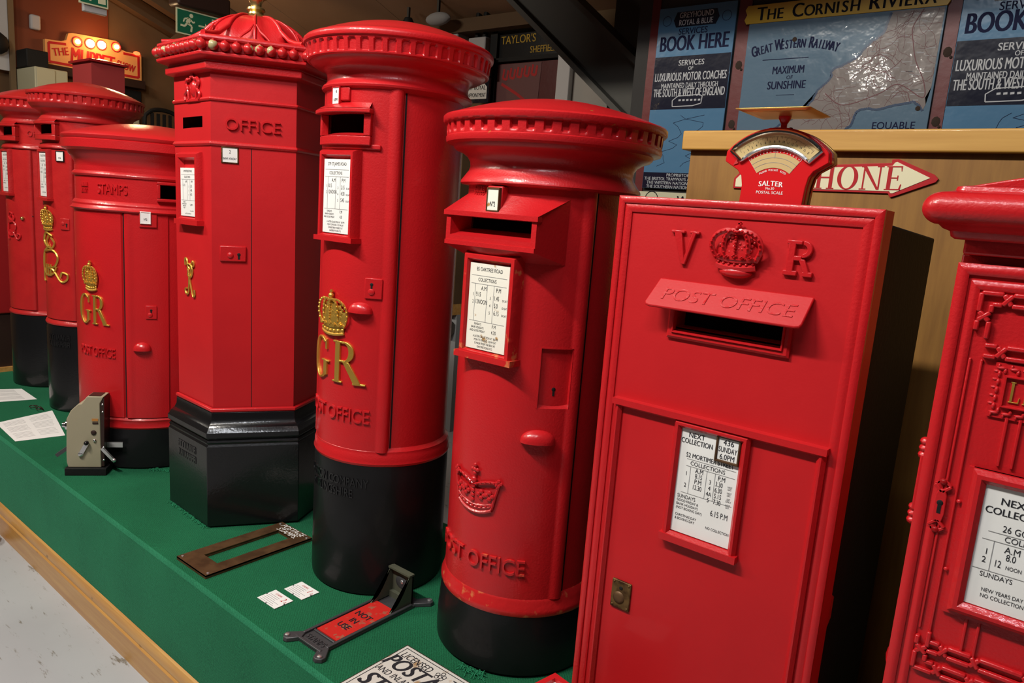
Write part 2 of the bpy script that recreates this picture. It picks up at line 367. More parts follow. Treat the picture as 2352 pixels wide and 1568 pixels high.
# ------------------------------------------------------------------ shared post-box pieces
def crown(f, W, Hh, n=.0, d=.012, arches=True):
    """royal crown in half relief: rim band with jewels, bulging cap, pearled arches, crosses and orb; foot at w=0"""
    g = G(); hw = W/2; bh = Hh*.2
    rim = lambda t, w: (hw*.78*t, w+Hh*.05*(t*t-1)*1.0+Hh*.05, d*.6*(1-t*t*.6)+n)
    for w in (0.02*Hh, bh): g.tube(f, [rim(-1+2*i/12, w) for i in range(13)], d*.42, 6)
    g.grid(lambda i, j: f(*[a+b for a, b in zip(rim(-1+2*i/12, bh*j/3), (0, 0, d*.1))]), 12, 3)
    for i in range(7): p = rim(-.9+.3*i, bh*.5); g.ball(f, p[0], p[1], p[2]+d*.15, Hh*.035, d*.3, su=8, sv=5)
    top = Hh*.8
    g.grid(lambda i, j: f((-1+2*i/14)*hw*(.74+.22*sin(pi*j/10)*1.0)*(1-(j/10)**3*.75), bh+(top-bh)*(j/10)*(1-.12*(1-abs(-1+2*i/14))*0-.10*abs(-1+2*i/14)**2), n+d*1.05*sqrt(max(0, 1-(-1+2*i/14)**2*.9))*(1-.35*(j/10)**2)), 14, 10)
    rc = random.Random(2)
    for i in range(26):
        x = rc.uniform(-.72, .72); z = rc.uniform(.30, .72); g.ball(f, x*hw*(1-.35*max(0, z-.5)), z*Hh, n+d*.8*sqrt(1-x*x*.8), Hh*rc.uniform(.03, .05), d*.28, None, 7, 4)
    if arches:
        for sgn in (-1, 1):
            for k, m in ((1.0, 9), (.5, 9)):
                pts = smoothpath([(sgn*hw*.80*k, bh, d*.5), (sgn*hw*1.0*k, Hh*.45, d*.9), (sgn*hw*.86*k, Hh*.68, d*1.05), (sgn*hw*.45*k, top, d*1.1), (0, top*.97, d*1.1)], 5)
                g.tube(f, [(a, b, c+n) for a, b, c in pts], d*.3, 5)
                for q in pts[1::2]: g.ball(f, q[0], q[1], q[2]+n+d*.15, Hh*.030, d*.34, su=7, sv=4)
        for i in range(7): g.ball(f, 0, bh+(top-bh)*(.3+.1*i), n+d*1.15, Hh*.026, d*.34, su=7, sv=4)
    for x, k in ((-.62, .8), (-.31, .7), (0, 1), (.31, .7), (.62, .8)):
        z = bh+Hh*.07*k
        for a, b in ((0, .04), (0, -.02), (.04, .01), (-.04, .01)): g.ball(f, x*hw+a*Hh*k, z+b*Hh*k, n+d*.95, Hh*.032*k, d*.35, su=7, sv=4)
    g.ball(f, 0, Hh*.87, n+d*.8, Hh*.065, d*.7, su=10, sv=6)
    g.box(f, -Hh*.018, Hh*.018, Hh*.91, Hh*1.0, n+d*.4, n+d*.9); g.box(f, -Hh*.045, Hh*.045, Hh*.945, Hh*.975, n+d*.4, n+d*.9)
    return g

def open_crown(f, W, Hh, d=.010):
    """low open crown that widens upwards, with lobes, side crosses and a taller central cross"""
    g = G(); hw = W/2; n = .0
    side = lambda t, w: (hw*(.66+.30*w/Hh)*t, w+Hh*.13*t*t-Hh*.05, n)
    g.grid(lambda i, j: f(side(-1+2*i/16, Hh*.52*j/8)[0], side(-1+2*i/16, Hh*.52*j/8)[1], d*(.30+.5*abs(sin(3*pi*i/16))*min(1, j/3))), 16, 8)
    for w, r in ((0, .5), (.10, .32), (.16, .40)): g.tube(f, [(*side(-1+2*i/16, Hh*w)[:2], d*.45) for i in range(17)], d*r, 6)
    for i in range(9): x, z, _ = side(-.9+.225*i, Hh*.13); g.ball(f, x, z, d*.6, Hh*.035, d*.4, None, 7, 4)
    for s in (-1, 1):
        g.tube(f, [(*side(s, Hh*.02)[:2], d*.5), (*side(s, Hh*.3)[:2], d*.6), (*side(s*1.02, Hh*.55)[:2], d*.6)], d*.42, 6)
        arch = smoothpath([(*side(s*1.0, Hh*.52)[:2], d*.6), (s*hw*.70, Hh*.70, d*.7), (s*hw*.35, Hh*.66, d*.8), (0, Hh*.56, d*.9)], 5)
        g.tube(f, arch, d*.36, 6)
        for q in arch[1::2]: g.ball(f, q[0], q[1], q[2]+d*.2, Hh*.032, d*.35, None, 7, 4)
        for x in (.30, .58):
            z = Hh*(.36+.06*x)
            for a, b in ((0, .07), (0, -.07), (.07, 0), (-.07, 0)): g.ball(f, s*x*hw+a*Hh, z+b*Hh, d*.9, Hh*.055, d*.4, None, 8, 5)
        x, z, _ = side(s*1.0, Hh*.62)
        for a, b in ((0, .06), (0, -.04), (.05, .01), (-.05, .01)): g.ball(f, x+a*Hh, z+b*Hh, d*.7, Hh*.045, d*.4, None, 7, 4)
    for z in (.22, .32, .42, .52): g.ball(f, 0, z*Hh, d*.95, Hh*.05, d*.4, None, 8, 5)
    g.ball(f, 0, Hh*.66, d*.9, Hh*.075, d*.6, None, 10, 6)
    for a, b in ((0, .80), (0, .88), (0, .98), (-.07, .88), (.07, .88)): g.ball(f, a*Hh, b*Hh, d*.7, Hh*.048, d*.45, None, 8, 5)
    return g

def notice_text(gi, gr, f, W, H, addr, am, pm, foot, n):
    """collection table in dark condensed capitals; gi collects the lettering, gr the ruled lines; f is centred on the plate"""
    t = lambda s, u, w, sz, sx=.72, al='c': gi.text(f, s, u*W, w*H, sz*H, n, None, sx, .004, 0, al)
    r = lambda u0, w0, u1, w1: gr.bar(f, (u0*W, w0*H), (u1*W, w1*H), .0011, n-.0002, n+.0001)
    t(addr, 0, .415, .062); r(-.45, .36, .45, .36); t('COLLECTIONS', -.04, .295, .058); r(-.45, .265, .45, .265)
    for x in (-.34, -.03, .14): r(x, .265, x, -.17)
    t('A.M', -.12, .195, .068); t('P.M', .26, .195, .068)
    for i, (k, s) in enumerate(am): t(k, -.38, .12-.085*i, .055); t(s, -.31, .12-.085*i, .072, .62, 'l')
    for i, (k, s, e) in enumerate(pm):
        t(k, .06, .10-.085*i, .05); t(s, .17, .10-.085*i, .075, .62, 'l')
        if e: t(e, .37, .10-.085*i, .034, .7, 'l')
    r(-.45, -.17, .45, -.17)
    for s, u, w, sz, al in foot: t(s, u, w, sz, .7, al)

def plate(par, f, W, H, frame_w, n, addr, am, pm, foot, worn='white_enamel', red='red', top=.0, sill=True):
    g = G().frame(f, -W/2-frame_w, W/2+frame_w, -H/2-frame_w, H/2+frame_w+top, frame_w, -.03, n)
    if sill: g.box(f, -W/2-frame_w*1.25, W/2+frame_w*1.25, -H/2-frame_w*1.1, -H/2-frame_w*.45, -.03, n+.006, 4)
    fr = g.obj('notice_frame', red, par)
    p = G().box(f, -W/2, W/2, -H/2, H/2, -.02, n-.007).obj('notice_plate', worn, par, label='white enamel collection notice plate')
    gi, gr = G(), G(); notice_text(gi, gr, f, W, H, addr, am, pm, foot, n-.0066)
    gi.obj('lettering', 'ink', p, smooth=0); gr.obj('ruled_line', 'rule', p, smooth=0)
    return fr

def tablet(par, f, W, H, lines, n=.004, frame='black_matt', worn='white_enamel'):
    """small enamel number tablet in its holder"""
    h = G().frame(f, -W/2-.005, W/2+.005, -H/2-.005, H/2+.005, .006, -.01, n).obj('tablet_holder', frame, par)
    p = G().box(f, -W/2, W/2, -H/2, H/2, -.012, n-.002).obj('number_tablet', worn, par, label='small white enamel number tablet')
    g = G()
    for s, u, w, sz in lines: g.text(f, s, u*W, w*H, sz*H, n-.0016, None, .62, .01, fit=W*.9 if len(s) > 8 else None)
    g.obj('lettering', 'ink', p, smooth=0)

def handle(par, f, W, H, D, m='red_relief'):
    """half-dome door pull with a flat underside"""
    g = G(); z0 = -H*.45
    def fn(i, j):
        a = pi*i/18; r = sin(pi/2*j/8); k = cos(pi/2*j/8)
        return f(W/2*r*cos(a), z0+H*r*sin(a)**.8*.95, -.003+(D+.003)*k**.7)
    g.grid(fn, 18, 8)
    e = [f(W/2*cos(pi*i/16), z0, -.003+(D+.003)*sin(pi*i/16)**.7) for i in range(17)]
    g.add(e, [tuple(range(17))])
    return g.obj('door_pull', m, par, smooth=50)

def lock(par, f, W, H, m='red_relief', key=(.0, .15), disc=(.0, -.18), keymat='black_matt'):
    o = G().box(f, -W/2, W/2, -H/2, H/2, -.01, .006, 2).obj('lock_plate', m, par, bevel=.002)
    kx, ky = key[0]*W, key[1]*H
    G().ball(f, kx, ky, .0062, .0055, .001, su=10, sv=4).box(f, kx-.003, kx+.003, ky-.016, ky, .005, .0068).obj('keyhole', keymat, o)
    if disc: G().ball(f, disc[0]*W, disc[1]*H, .006, .011, .005, su=14, sv=6).obj('escutcheon', m, o)

def worn_words(f, rows, W, h, pitch, n, d):
    """rows of paint-clogged relief letters, too worn to read"""
    g = G(); rr = random.Random(n)
    for r in range(rows):
        w0 = (rows-1)/2*pitch-r*pitch
        for i in range(n):
            u = -W/2+W*(i+.5)/n; k = W/n*.62; st = h*.22
            g.bar(f, (u-k/2, w0-h/2), (u-k/2+rr.choice((0, k*.5)), w0+h/2), st, -.001, d)
            q = rr.random()
            if q < .6: g.bar(f, (u-k/2, w0+h*.42), (u+k/2, w0+h*.42), st, -.001, d+2e-5)
            if q > .35: g.bar(f, (u+k/2, w0-h/2), (u+k/2-rr.choice((0, k*.4)), w0+h/2), st, -.001, d+4e-5)
            if .3 < q < .8: g.bar(f, (u-k/2, w0), (u+k/2, w0), st, -.001, d+6e-5)
    return g
def shell(R, phis, zs, holes=()):
    """cylinder wall R(phi,z) on a polar grid with openings left out"""
    g = G(); n = len(phis); m = len(zs); full = abs(phis[-1]-phis[0]-360) < .01
    g.v = [Vector((R(p, z)*sin(radians(p)), -R(p, z)*cos(radians(p)), z)) for p in phis for z in zs]
    for i in range(n-1):
        for j in range(m-1):
            pc = (phis[i]+phis[i+1])/2; zc = (zs[j]+zs[j+1])/2
            if any(a < pc < b and c < zc < d for a, b, c, d in holes): continue
            g.f.append((i*m+j, (i+1)*m+j, (i+1)*m+j+1, i*m+j+1))
    return g
def lin(a, b, n): return [a+(b-a)*i/n for i in range(n+1)]
def merge(*ls): return sorted(set(round(x, 5) for l in ls for x in l))

def cap(par, prof_low, band, prof_top, N, tooth, m='red', arch=True, seg=12, wide=.6):
    """pillar cap: moulded neck, toothed cornice band and domed lid in one casting"""
    r0, z0, r1, z1 = band; d = tooth; K = N*seg
    zs = lin(0, 1, 12)
    def rr(i, t):
        x = abs((i % seg)/seg-.5)*2; r = r0+(r1-r0)*t; k = 0
        if arch:
            if x < wide and .10 < t < .60+.30*sqrt(1-(x/wide)**2): k = .55+.45*t
        elif x > wide and t > .12: k = 1 if t > .4 else (t-.12)/.28*.8
        return r-d*k
    prof = prof_low
    g = G()
    def fn(i, j):
        a = 2*pi*i/K
        if j < len(prof_low): r, z = prof_low[j]
        elif j < len(prof_low)+len(zs): t = zs[j-len(prof_low)]; r = rr(i, t); z = z0+(z1-z0)*t
        else: r, z = prof_top[j-len(prof_low)-len(zs)]
        return (r*sin(a), -r*cos(a), z)
    g.grid(fn, K, len(prof_low)+len(zs)+len(prof_top)-1, True)
    return g.obj('cap', m, par, smooth=40)
def dome(r, z, h, n=10, p=1.9): return [(r*(1-i/n), z+h*(1-(1-i/n)**p)) for i in range(1, n+1)]

# ------------------------------------------------------------------ the setting
FL = -.53
struct(xbox(G(), -10, 4, -4, 7, FL-.1, FL).obj('floor', 'floor_grey', smooth=0))
struct(xbox(G(), -9.2, 4, 4.7, 4.85, FL, 3.3).obj('wall_back', 'wall_warm', smooth=0))
struct(xbox(G(), -8.3, -8.12, -1, 4.70, FL, 4.2).obj('wall_left', 'wall_brown', smooth=0))
# sloping boarded ceiling, low at the back wall
ck = .35
def cz(y): return 2.8+(4.7-y)*ck
g = G()
for i in range(9):
    x0 = -10+i*1.25
    g.poly(planar((0, 0, 0), (0, 1, 0), (0, 0, 1), (1, 0, 0)), [(1.6, cz(1.6)), (5.0, cz(5.0)), (5.0, cz(5.0)+.05), (1.6, cz(1.6)+.05)], x0, x0+1.243)
struct(g.obj('ceiling', 'ceiling_board', smooth=0))
struct(xbox(G(), -1.98, 2.6, 3.36, 3.46, FL, 3.6).obj('wall_right', 'wall_dark', smooth=0))
# dark boarding that closes the gap left of the signs
struct(xbox(G(), -2.78, -1.98, 4.40, 4.48, FL, 3.6).obj('wall_far', 'wall_dark', smooth=0))
struct(xbox(G(), -2.02, -1.98, 3.46, 4.48, FL, 3.6).obj('trim_3', 'wall_dark', smooth=0))
# unseen board added above the displays to shade the enamel signs from the lamps
struct(xbox(G(), -3.6, 3.2, 2.0, 2.12, 2.72, 4.6).obj('added_light_blocker', 'beam_brown', smooth=0))

# ------------------------------------------------------------------ carpeted platform
t = thing('display_platform', 'long green-carpeted display platform with a pine skirting board along its foot', 'platform', (0, 0, FL))
fy = lambda x: 1.168-.0175*x
pf = planar((0, 0, -FL), (1, 0, 0), (0, 1, 0), (0, 0, 1))
g = G()
xs = [-6.6+i*(8.9/40) for i in range(41)]
sec = lambda x: [(fy(x), FL), (fy(x), -.022), (fy(x)+.004, -.010), (fy(x)+.012, -.003), (fy(x)+.026, 0), (2.2, 0), (2.2, FL)]
g.grid(lambda i, j: (xs[i], sec(xs[i])[j][0], sec(xs[i])[j][1]-FL), 40, 6)
g.add([(xs[0], y, z-FL) for y, z in sec(xs[0])], [tuple(range(7))]); g.add([(xs[-1], y, z-FL) for y, z in sec(xs[-1])], [tuple(range(7))])
g.obj('carpet', 'carpet', t, smooth=40)
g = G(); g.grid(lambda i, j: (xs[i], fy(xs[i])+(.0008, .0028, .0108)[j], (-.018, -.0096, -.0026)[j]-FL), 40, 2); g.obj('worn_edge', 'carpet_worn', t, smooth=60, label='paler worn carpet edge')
sk = lambda x: [(fy(x)-.001, 0), (fy(x)-.024, 0), (fy(x)-.024, .105), (fy(x)-.018, .112), (fy(x)-.020, .122), (fy(x)-.016, .145), (fy(x)-.010, .156), (fy(x)-.001, .160)]
for a, b in ((0, 22), (22, 40)):
    g = G(); x = xs[a:b+1]; x = [x[0], x[-1]-.002]
    g.grid(lambda i, j: (x[i], *sk(x[i])[j]), 1, 7)
    g.add([(x[0], *p) for p in sk(x[0])], [tuple(range(8))]); g.add([(x[1], *p) for p in sk(x[1])], [tuple(range(8))])
    g.obj('skirting_board', 'pine', t, smooth=25, label='pine skirting board')

# ------------------------------------------------------------------ tall pillar box with gold GR (centre)
t = thing('pillar_box', 'tallest round red pillar box, with gold crown and GR on its door', 'post box', (-1.931, 1.751, 0), 'red post boxes on the platform')
R = .225
G().lathe([(0, 0), (.225, 0), (.236, .006), (.2385, .03), (.2385, .475), (.22, .48)], 96).obj('base', 'black', t)
hole = (-24, 24, 1.535, 1.602)
body = [(.2395, .470), (.2425, .478), (.2395, .488), (.2395, .505), (.236, .510), (.236, .520), (.229, .527), (R, .532)]
G().lathe(body, 96).obj('plinth_ring', 'red', t)
shell(lambda p, z: R, lin(-180, 180, 90)[:0] or merge(lin(-180, 180, 72), [-24, 24]), merge([.53, 1.535, 1.602, 1.70], lin(.53, 1.7, 6)), [hole]).obj('body', 'red', t)
def doorR(Rb, half, out=.010, bead=.008):
    def f(p, z):
        d = half-abs(p)
        r = Rb+out
        if d < 11: r += bead*sin(pi*min(1, (11-d)/11*1.0))*.9
        if d < 2.5: r -= .009*(1-d/2.5)**2
        if d < .05: r = Rb-.003
        return r
    return f
ph = merge(lin(-40, 40, 20), lin(-53, -40, 13), lin(40, 53, 13), [-52.6, 52.6, -51.8, 51.8, -24, 24])
shell(doorR(R, 53), ph, [.519, .5195, .522, 1.535, 1.602, 1.685], [hole]).obj('door', 'red', t)
for sgn in (-1, 1): G().box(cyl(R, sgn*54.2, 0), -.0024, .0024, .53, 1.685, -.002, .0012).obj('door_gap', 'black_matt', t)
cap(t, [(.20, 1.66), (.2475, 1.684), (.2495, 1.690), (.2455, 1.697), (.238, 1.702), (.233, 1.712), (.233, 1.727), (.237, 1.741), (.243, 1.747), (.250, 1.750), (.272, 1.756), (.284, 1.763), (.288, 1.768), (.296, 1.769)],
    (.299, 1.771, .305, 1.818), [(.311, 1.821), (.3125, 1.828), (.311, 1.836), (.305, 1.842), (.300, 1.8425)]+dome(.300, 1.8425, .075), 46, .0075, wide=.60)
# posting slot with hood
def slot_hood(par, R, z0, z1, hw, out, lip, mat_='red', fr=.022, ph0=0, tall=.0):
    f = cyl(R, ph0, 0); g = G()
    g.box(f, -hw-fr, hw+fr, z0-fr*1.3, z0, -.004, out, 10); g.box(f, -hw-fr, -hw, z0, z1, -.004, out, 2); g.box(f, hw, hw+fr, z0, z1, -.004, out, 2)
    g.box(f, -hw-fr*1.1, hw+fr*1.1, z1, z1+.014, -.004, out+lip, 10)
    g.add([f(u, z1+.014, out+lip) for u in lin(-hw-fr, hw+fr, 10)]+[f(u, z1+.034, .002) for u in lin(-hw-fr*.8, hw+fr*.8, 10)], [(i, i+1, 12+i, 11+i) for i in range(10)])
    g.add([f(u, z0, out) for u in lin(-hw, hw, 10)]+[f(u, z0+.012, -.02) for u in lin(-hw, hw, 10)], [(i, i+1, 12+i, 11+i) for i in range(10)])
    return g.obj('posting_slot', mat_, par, bevel=.003)
slot_hood(t, R+.008, 1.535, 1.602, .098, .020, .016)
G().box(cyl(R+.008, 0, 0), -.150, .150, 1.495, 1.512, -.004, .010, 10).obj('slot_sill', 'red', t, bevel=.004)
G().box(cyl(R+.008, 0, 0), -.04, .04, 1.640, 1.68, -.004, .010, 4).obj('tablet_boss', 'red', t, bevel=.003)
tablet(t, cyl(R+.019, -4, 1.655), .034, .048, [('45', .1, .18, .24), ('6.0PM', 0, -.33, .26)], frame='red')
# collection notice is flat, tangent to the front
f = planar((0, -(R+.006), 1.346))
plate(t, f, .130, .232, .024, .020, '279 ST JAMES ROAD', [('1', '8.15'), ('2', '12NOON')], [('3', '2.15', 'EX.SAT'), ('4', '4.30', 'EX.SAT'), ('5', '5.45', 'EX.SAT')],
      [('SUNDAYS', -.25, -.215, .036, 'c'), ('BANK HOLIDAYS', -.25, -.255, .036, 'c'), ('AND GOOD FRIDAY', -.25, -.295, .036, 'c'), ('P.M', .2, -.225, .055, 'c'), ('4.0', .2, -.295, .06, 'c'), ('A LATER COLLECTION AT  8.0 PM', 0, -.36, .036, 'c'), ('MON TO FRI AND  5.15 PM SAT', 0, -.40, .036, 'c'), ('IS MADE FROM THE BOX AT', 0, -.44, .036, 'c'), ('HAREBURY ROAD P.O.', 0, -.48, .036, 'c')], top=.006)
f = cyl(R+.010, 35.5, 1.065); lock(t, f, .056, .066, key=(-.1, .2), disc=(-.1, -.16))
handle(t, cyl(R+.010, 25.5, 1.0), .082, .036, .026)
crown(cyl(R+.010, -2, .897), .146, .150, 0, .013).obj('royal_crown', 'gold', t, label='gold royal crown in relief')
g = G(); f = cyl(R+.010, 0, .742); serif_text(g, f, 'GR', .006, 0, .140, -.003, .008, .95, .10, None)
g.obj('royal_cipher', 'gold', t, bevel=.0018, label='gold GR letters in relief')
G().text(cyl(R+.010, 0, .615), 'POST OFFICE', 0, 0, .066, -.002, .006, .78, .01).obj('raised_lettering', 'red_relief', t, bevel=.001, seg=1)
g = G(); f = cyl(.2385, 0, 0); g.text(f, 'CARRON COMPANY', .012, .392, .044, -.001, .003, .72, .008); g.text(f, 'STIRLINGSHIRE', .0, .352, .044, -.001, .003, .72, .008); g.obj('foundry_lettering', 'black_gloss', t)

# ------------------------------------------------------------------ stout pillar box with projecting slot and plain crown
t = thing('pillar_box', 'round red pillar box with wide projecting slot hood and all-red crown', 'post box', (-1.288, 1.774, 0), 'red post boxes on the platform')
R = .226
G().lathe([(0, 0), (.238, 0), (.250, .01), (.252, .04), (.2505, .10), (.243, .20), (.22, .21)], 96).obj('base', 'black', t)
G().lathe([(.2445, .192), (.2475, .200), (.247, .212), (.242, .222), (.240, .236), (.236, .246), (.230, .252), (R, .256)], 96).obj('plinth_ring', 'red_worn', t)
hole = (-33, 33, 1.262, 1.322)
shell(lambda p, z: R, merge(lin(-180, 180, 72), [-33, 33, 38, 63]), merge(lin(.25, 1.42, 6), [1.262, 1.322]), [hole]).obj('body', 'red', t)
hole2 = (39, 61, .815, .985)
ph = merge(lin(-58, 58, 29), lin(-70, -58, 12), lin(58, 70, 12), [-69.6, 69.6, -68.8, 68.8, -33, 33, 39, 61])
shell(doorR(R, 70, .011, .007), ph, [.243, .2435, .247, .815, .985, 1.262, 1.322, 1.408], [hole, hole2]).obj('door', 'red', t)
for sgn in (-1, 1): G().box(cyl(R, sgn*71.0, 0), -.0026, .0026, .256, 1.408, -.002, .0012).obj('door_gap', 'black_matt', t)
# sunk lock panel: reveal walls plus back plate
f = cyl(R+.011, 50, .9); a = .0455; g = G()
g.box(f, -a, a, -.085, .085, -.013, -.0105, 6); g.box(f, -a-.003, -a+.001, -.085, .085, -.013, .001); g.box(f, a-.001, a+.002, -.085, .085, -.013, .001)
g.box(f, -a, a, .083, .087, -.013, .001, 6); g.add([f(-a, -.087, .001), f(a, -.087, .001), f(a, -.075, -.0105), f(-a, -.075, -.0105)], [(0, 1, 2, 3)])
lp = g.obj('lock_recess', 'red', t)
G().ball(f, 0, -.032, -.0098, .006, .001, su=10, sv=4).box(f, -.003, .003, -.050, -.032, -.0105, -.0092).obj('keyhole', 'black_matt', lp)
cap(t, [(.20, 1.40), (.258, 1.409), (.262, 1.413), (.2605, 1.420), (.250, 1.434), (.240, 1.448), (.236, 1.460), (.238, 1.474), (.246, 1.486), (.262, 1.497), (.280, 1.503), (.286, 1.509), (.288, 1.516), (.302, 1.519), (.308, 1.521), (.3105, 1.528), (.3105, 1.536)],
    (.3085, 1.538, .3105, 1.571), [(.317, 1.573), (.3205, 1.578), (.3205, 1.590), (.317, 1.594), (.310, 1.596)]+dome(.310, 1.596, .064, p=1.75), 44, .009, 'red_chip', arch=False, wide=.60)
# big flat-fronted hood
g = G(); hw = .158; n1 = .262; zt = 1.332; zb = 1.240; oz0, oz1 = 1.266, 1.318; ox = .142
def pt(x, y, z): return Vector((x, -y, z))
yb = lambda x: sqrt(max(.0, (R+.009)**2-min(abs(x), R)**2))
bw = .182
def hood_side(x0, x1):
    return [pt(x0, n1, zt), pt(x0, n1, zb), pt(x1, yb(x1), zb-.032), pt(x1, yb(x1), zt+.052)]
for sgn in (-1, 1): g.add(hood_side(sgn*hw, sgn*bw), [(0, 1, 2, 3)])
N = 12; fx = lin(-1, 1, N)
g.add([pt(hw*q*1.04, n1+.006, zt) for q in fx]+[pt(bw*q, yb(bw*q)+.001, zt+.052) for q in fx], [(i, i+1, N+2+i, N+1+i) for i in range(N)])
g.add([pt(hw*q, n1, zb) for q in fx]+[pt(bw*q, yb(bw*q)+.001, zb-.032) for q in fx], [(i, i+1, N+2+i, N+1+i) for i in range(N)])
f = planar((0, -n1, 0))
for u0, u1, w0, w1 in ((-hw, -ox, zb, zt), (ox, hw, zb, zt), (-ox, ox, zb, oz0), (-ox, ox, oz1, zt)): g.box(f, u0, u1, w0, w1, -.012, 0)
g.box(f, -hw*1.04, hw*1.04, zt-.012, zt+.001, -.012, .006); g.box(f, -hw, hw, zb, zb+.012, -.01, .004)
g.add([pt(ox*q, n1, oz0) for q in (-1, 1)]+[pt(ox*q*.9, .19, oz0+.02) for q in (1, -1)], [(0, 1, 2, 3)])
for sgn in (-1, 1): g.add([pt(sgn*ox, n1, oz0), pt(sgn*ox, n1, oz1), pt(sgn*ox*.9, .19, oz1), pt(sgn*ox*.9, .19, oz0+.01)], [(0, 1, 2, 3)])
g.add([pt(ox*q, n1, oz1) for q in (-1, 1)]+[pt(ox*q*.9, .19, oz1) for q in (1, -1)], [(0, 1, 2, 3)])
g.obj('posting_slot', 'red', t)
f = planar((.008, -.252, 1.370)); G().box(f, -.026, .026, -.034, .034, -.05, .006).obj('tablet_boss', 'red', t, bevel=.003)
tablet(t, planar((.008, -.262, 1.368)), .036, .054, [('Nº2', 0, -.32, .34)], frame='bronze', worn='cream_plate')
worn_words(cyl(R+.010, -18, 1.385), 2, .055, .014, .019, 5, .005).obj('raised_lettering', 'red_relief', t)
f = planar((0, -(R+.004), 1.076))
plate(t, f, .140, .238, .026, .024, '85 OAKTREE ROAD', [('1', '9.15'), ('2', '12NOON')], [('3', '1.45', 'EX.SAT'), ('4', '5.0', 'EX.SAT'), ('5', '6.15', 'EX.SAT')],
      [('SUNDAYS', -.22, -.215, .036, 'c'), ('BANK HOLIDAYS', -.22, -.255, .036, 'c'), ('AND GOOD FRIDAY', -.22, -.295, .036, 'c'), ('P.M', .2, -.225, .055, 'c'), ('4.30', .2, -.295, .06, 'c'), ('A LATER COLLECTION AT  8.0 PM', 0, -.36, .036, 'c'), ('MON TO FRI AND  5.0 PM SAT', 0, -.40, .036, 'c'), ('IS MADE FROM THE BOX AT', 0, -.44, .036, 'c'), ('OAKTREE ROAD P.O.', 0, -.48, .036, 'c')], worn='cream_plate', red='red_worn', top=.004)
handle(t, cyl(R+.010, 41.5, .735), .098, .038, .030)
open_crown(cyl(R+.011, -1.5, .490), .190, .135).obj('royal_crown', 'red_relief', t)
G().text(cyl(R+.011, 0, .318), 'POST OFFICE', 0, 0, .068, -.002, .007, .84, .012).obj('raised_lettering', 'red_worn', t, bevel=.001, seg=1)

# ------------------------------------------------------------------ the two small-slot pillar boxes far left
def far_pillar(label, loc, zb, am, kind):
    t = thing('pillar_box', label, 'post box', loc, 'red post boxes on the platform'); R = .225
    G().lathe([(0, 0), (.228, 0), (.236, .008), (.237, zb-.03), (.232, zb+.002)], 72).obj('base', 'black_gloss', t)
    G().lathe([(.238, zb-.004), (.240, zb+.004), (.236, zb+.014), (.229, zb+.02), (R, zb+.024)], 72).obj('plinth_ring', 'red_old', t)
    hole = (-20, 28, 1.558, 1.616)
    shell(lambda p, z: R, merge(lin(-180, 180, 60), [-20, 28]), merge([zb, 1.558, 1.616, 1.66], lin(zb, 1.66, 5)), [hole]).obj('body', 'red_old', t)
    G().lathe([(R-.005, 1.484), (.238, 1.488), (.243, 1.494), (.240, 1.502), (.236, 1.508), (.236, 1.516), (R-.004, 1.522)], 72).obj('collar', 'red_old', t)
    ph = merge(lin(-40, 40, 20), lin(-50, -40, 10), lin(40, 50, 10), [-49.6, 49.6])
    shell(doorR(R, 50, .007, .005), ph, [zb+.03, zb+.032, 1.48, 1.483]).obj('door', 'red_old', t)
    cap(t, [(.2, 1.63), (.238, 1.640), (.240, 1.646), (.234, 1.654), (.228, 1.664), (.228, 1.672), (.236, 1.686), (.254, 1.698), (.270, 1.705), (.276, 1.716), (.282, 1.722)],
        (.286, 1.728, .289, 1.772), [(.294, 1.774), (.297, 1.780), (.296, 1.788), (.289, 1.791)]+dome(.289, 1.791, .078), 44, .008, 'red_old', arch=False, wide=.6)
    slot_hood(t, R+.004, 1.558, 1.616, .090, .030, .004, 'red_old', .02, 4)
    for c, s in ((-52, 'POST'), (60, 'OFFICE')): G().text(cyl(R, c, 1.565), s, 0, 0, .05, -.002, .005, .8, .01).obj('raised_lettering', 'red_old', t)
    f = planar((.004, -(R+.004), 1.345))
    plate(t, f, .098, .235, .022, .016, 'COLLECTIONS', am, [('3', '1.30', ''), ('4', '4.30', ''), ('5', '5.30', '')], [('SUNDAYS', -.22, -.24, .04, 'c'), ('GOOD FRIDAY', -.22, -.30, .04, 'c'), ('P.M', .22, -.24, .05, 'c'), ('NO COLLECTION', 0, -.42, .036, 'c')], red='red_old', sill=True)
    return t, R
t, R = far_pillar('round red pillar box with a gold crown over a scrolled gold cipher', (-4.642, 1.855, 0), .512, [('1', '7.15'), ('2', '10.0')], 0)
tablet(t, cyl(R+.012, 33, 1.449), .038, .048, [('Nº4', 0, -.3, .3)])
crown(cyl(R+.007, 5, 1.038), .124, .142, 0, .012).obj('royal_crown', 'gold', t, label='gold royal crown in relief')
def script(f, strokes, r):
    g = G()
    for s in strokes: g.tube(f, [(a, b, .004) for a, b in [q[:2] for q in smoothpath([(x, y, 0) for x, y in s], 6)]], r, 6)
    return g
E7 = [[(.03, .27), (-.03, .285), (-.055, .24), (-.01, .205), (.01, .21), (-.01, .205), (-.06, .17), (-.075, .10), (-.03, .05), (.03, .06), (.055, .10)],
      [(-.055, .18), (-.07, .05), (-.06, .01)], [(-.055, .18), (.03, .19), (.065, .15), (.04, .10), (-.02, .09), (.03, .08), (.08, .02), (.115, .03), (.12, .06), (.09, .07), (.08, .045)],
      [(.02, .26), (.045, .23), (.02, .20), (-.02, .23), (.0, .27)]]+[[(x, .045), (x, .11)] for x in (-.035, -.012, .011)]
script(cyl(R+.008, 9, .742), E7, .0062).obj('royal_cipher', 'gold', t, label='gold scrolled royal cipher')
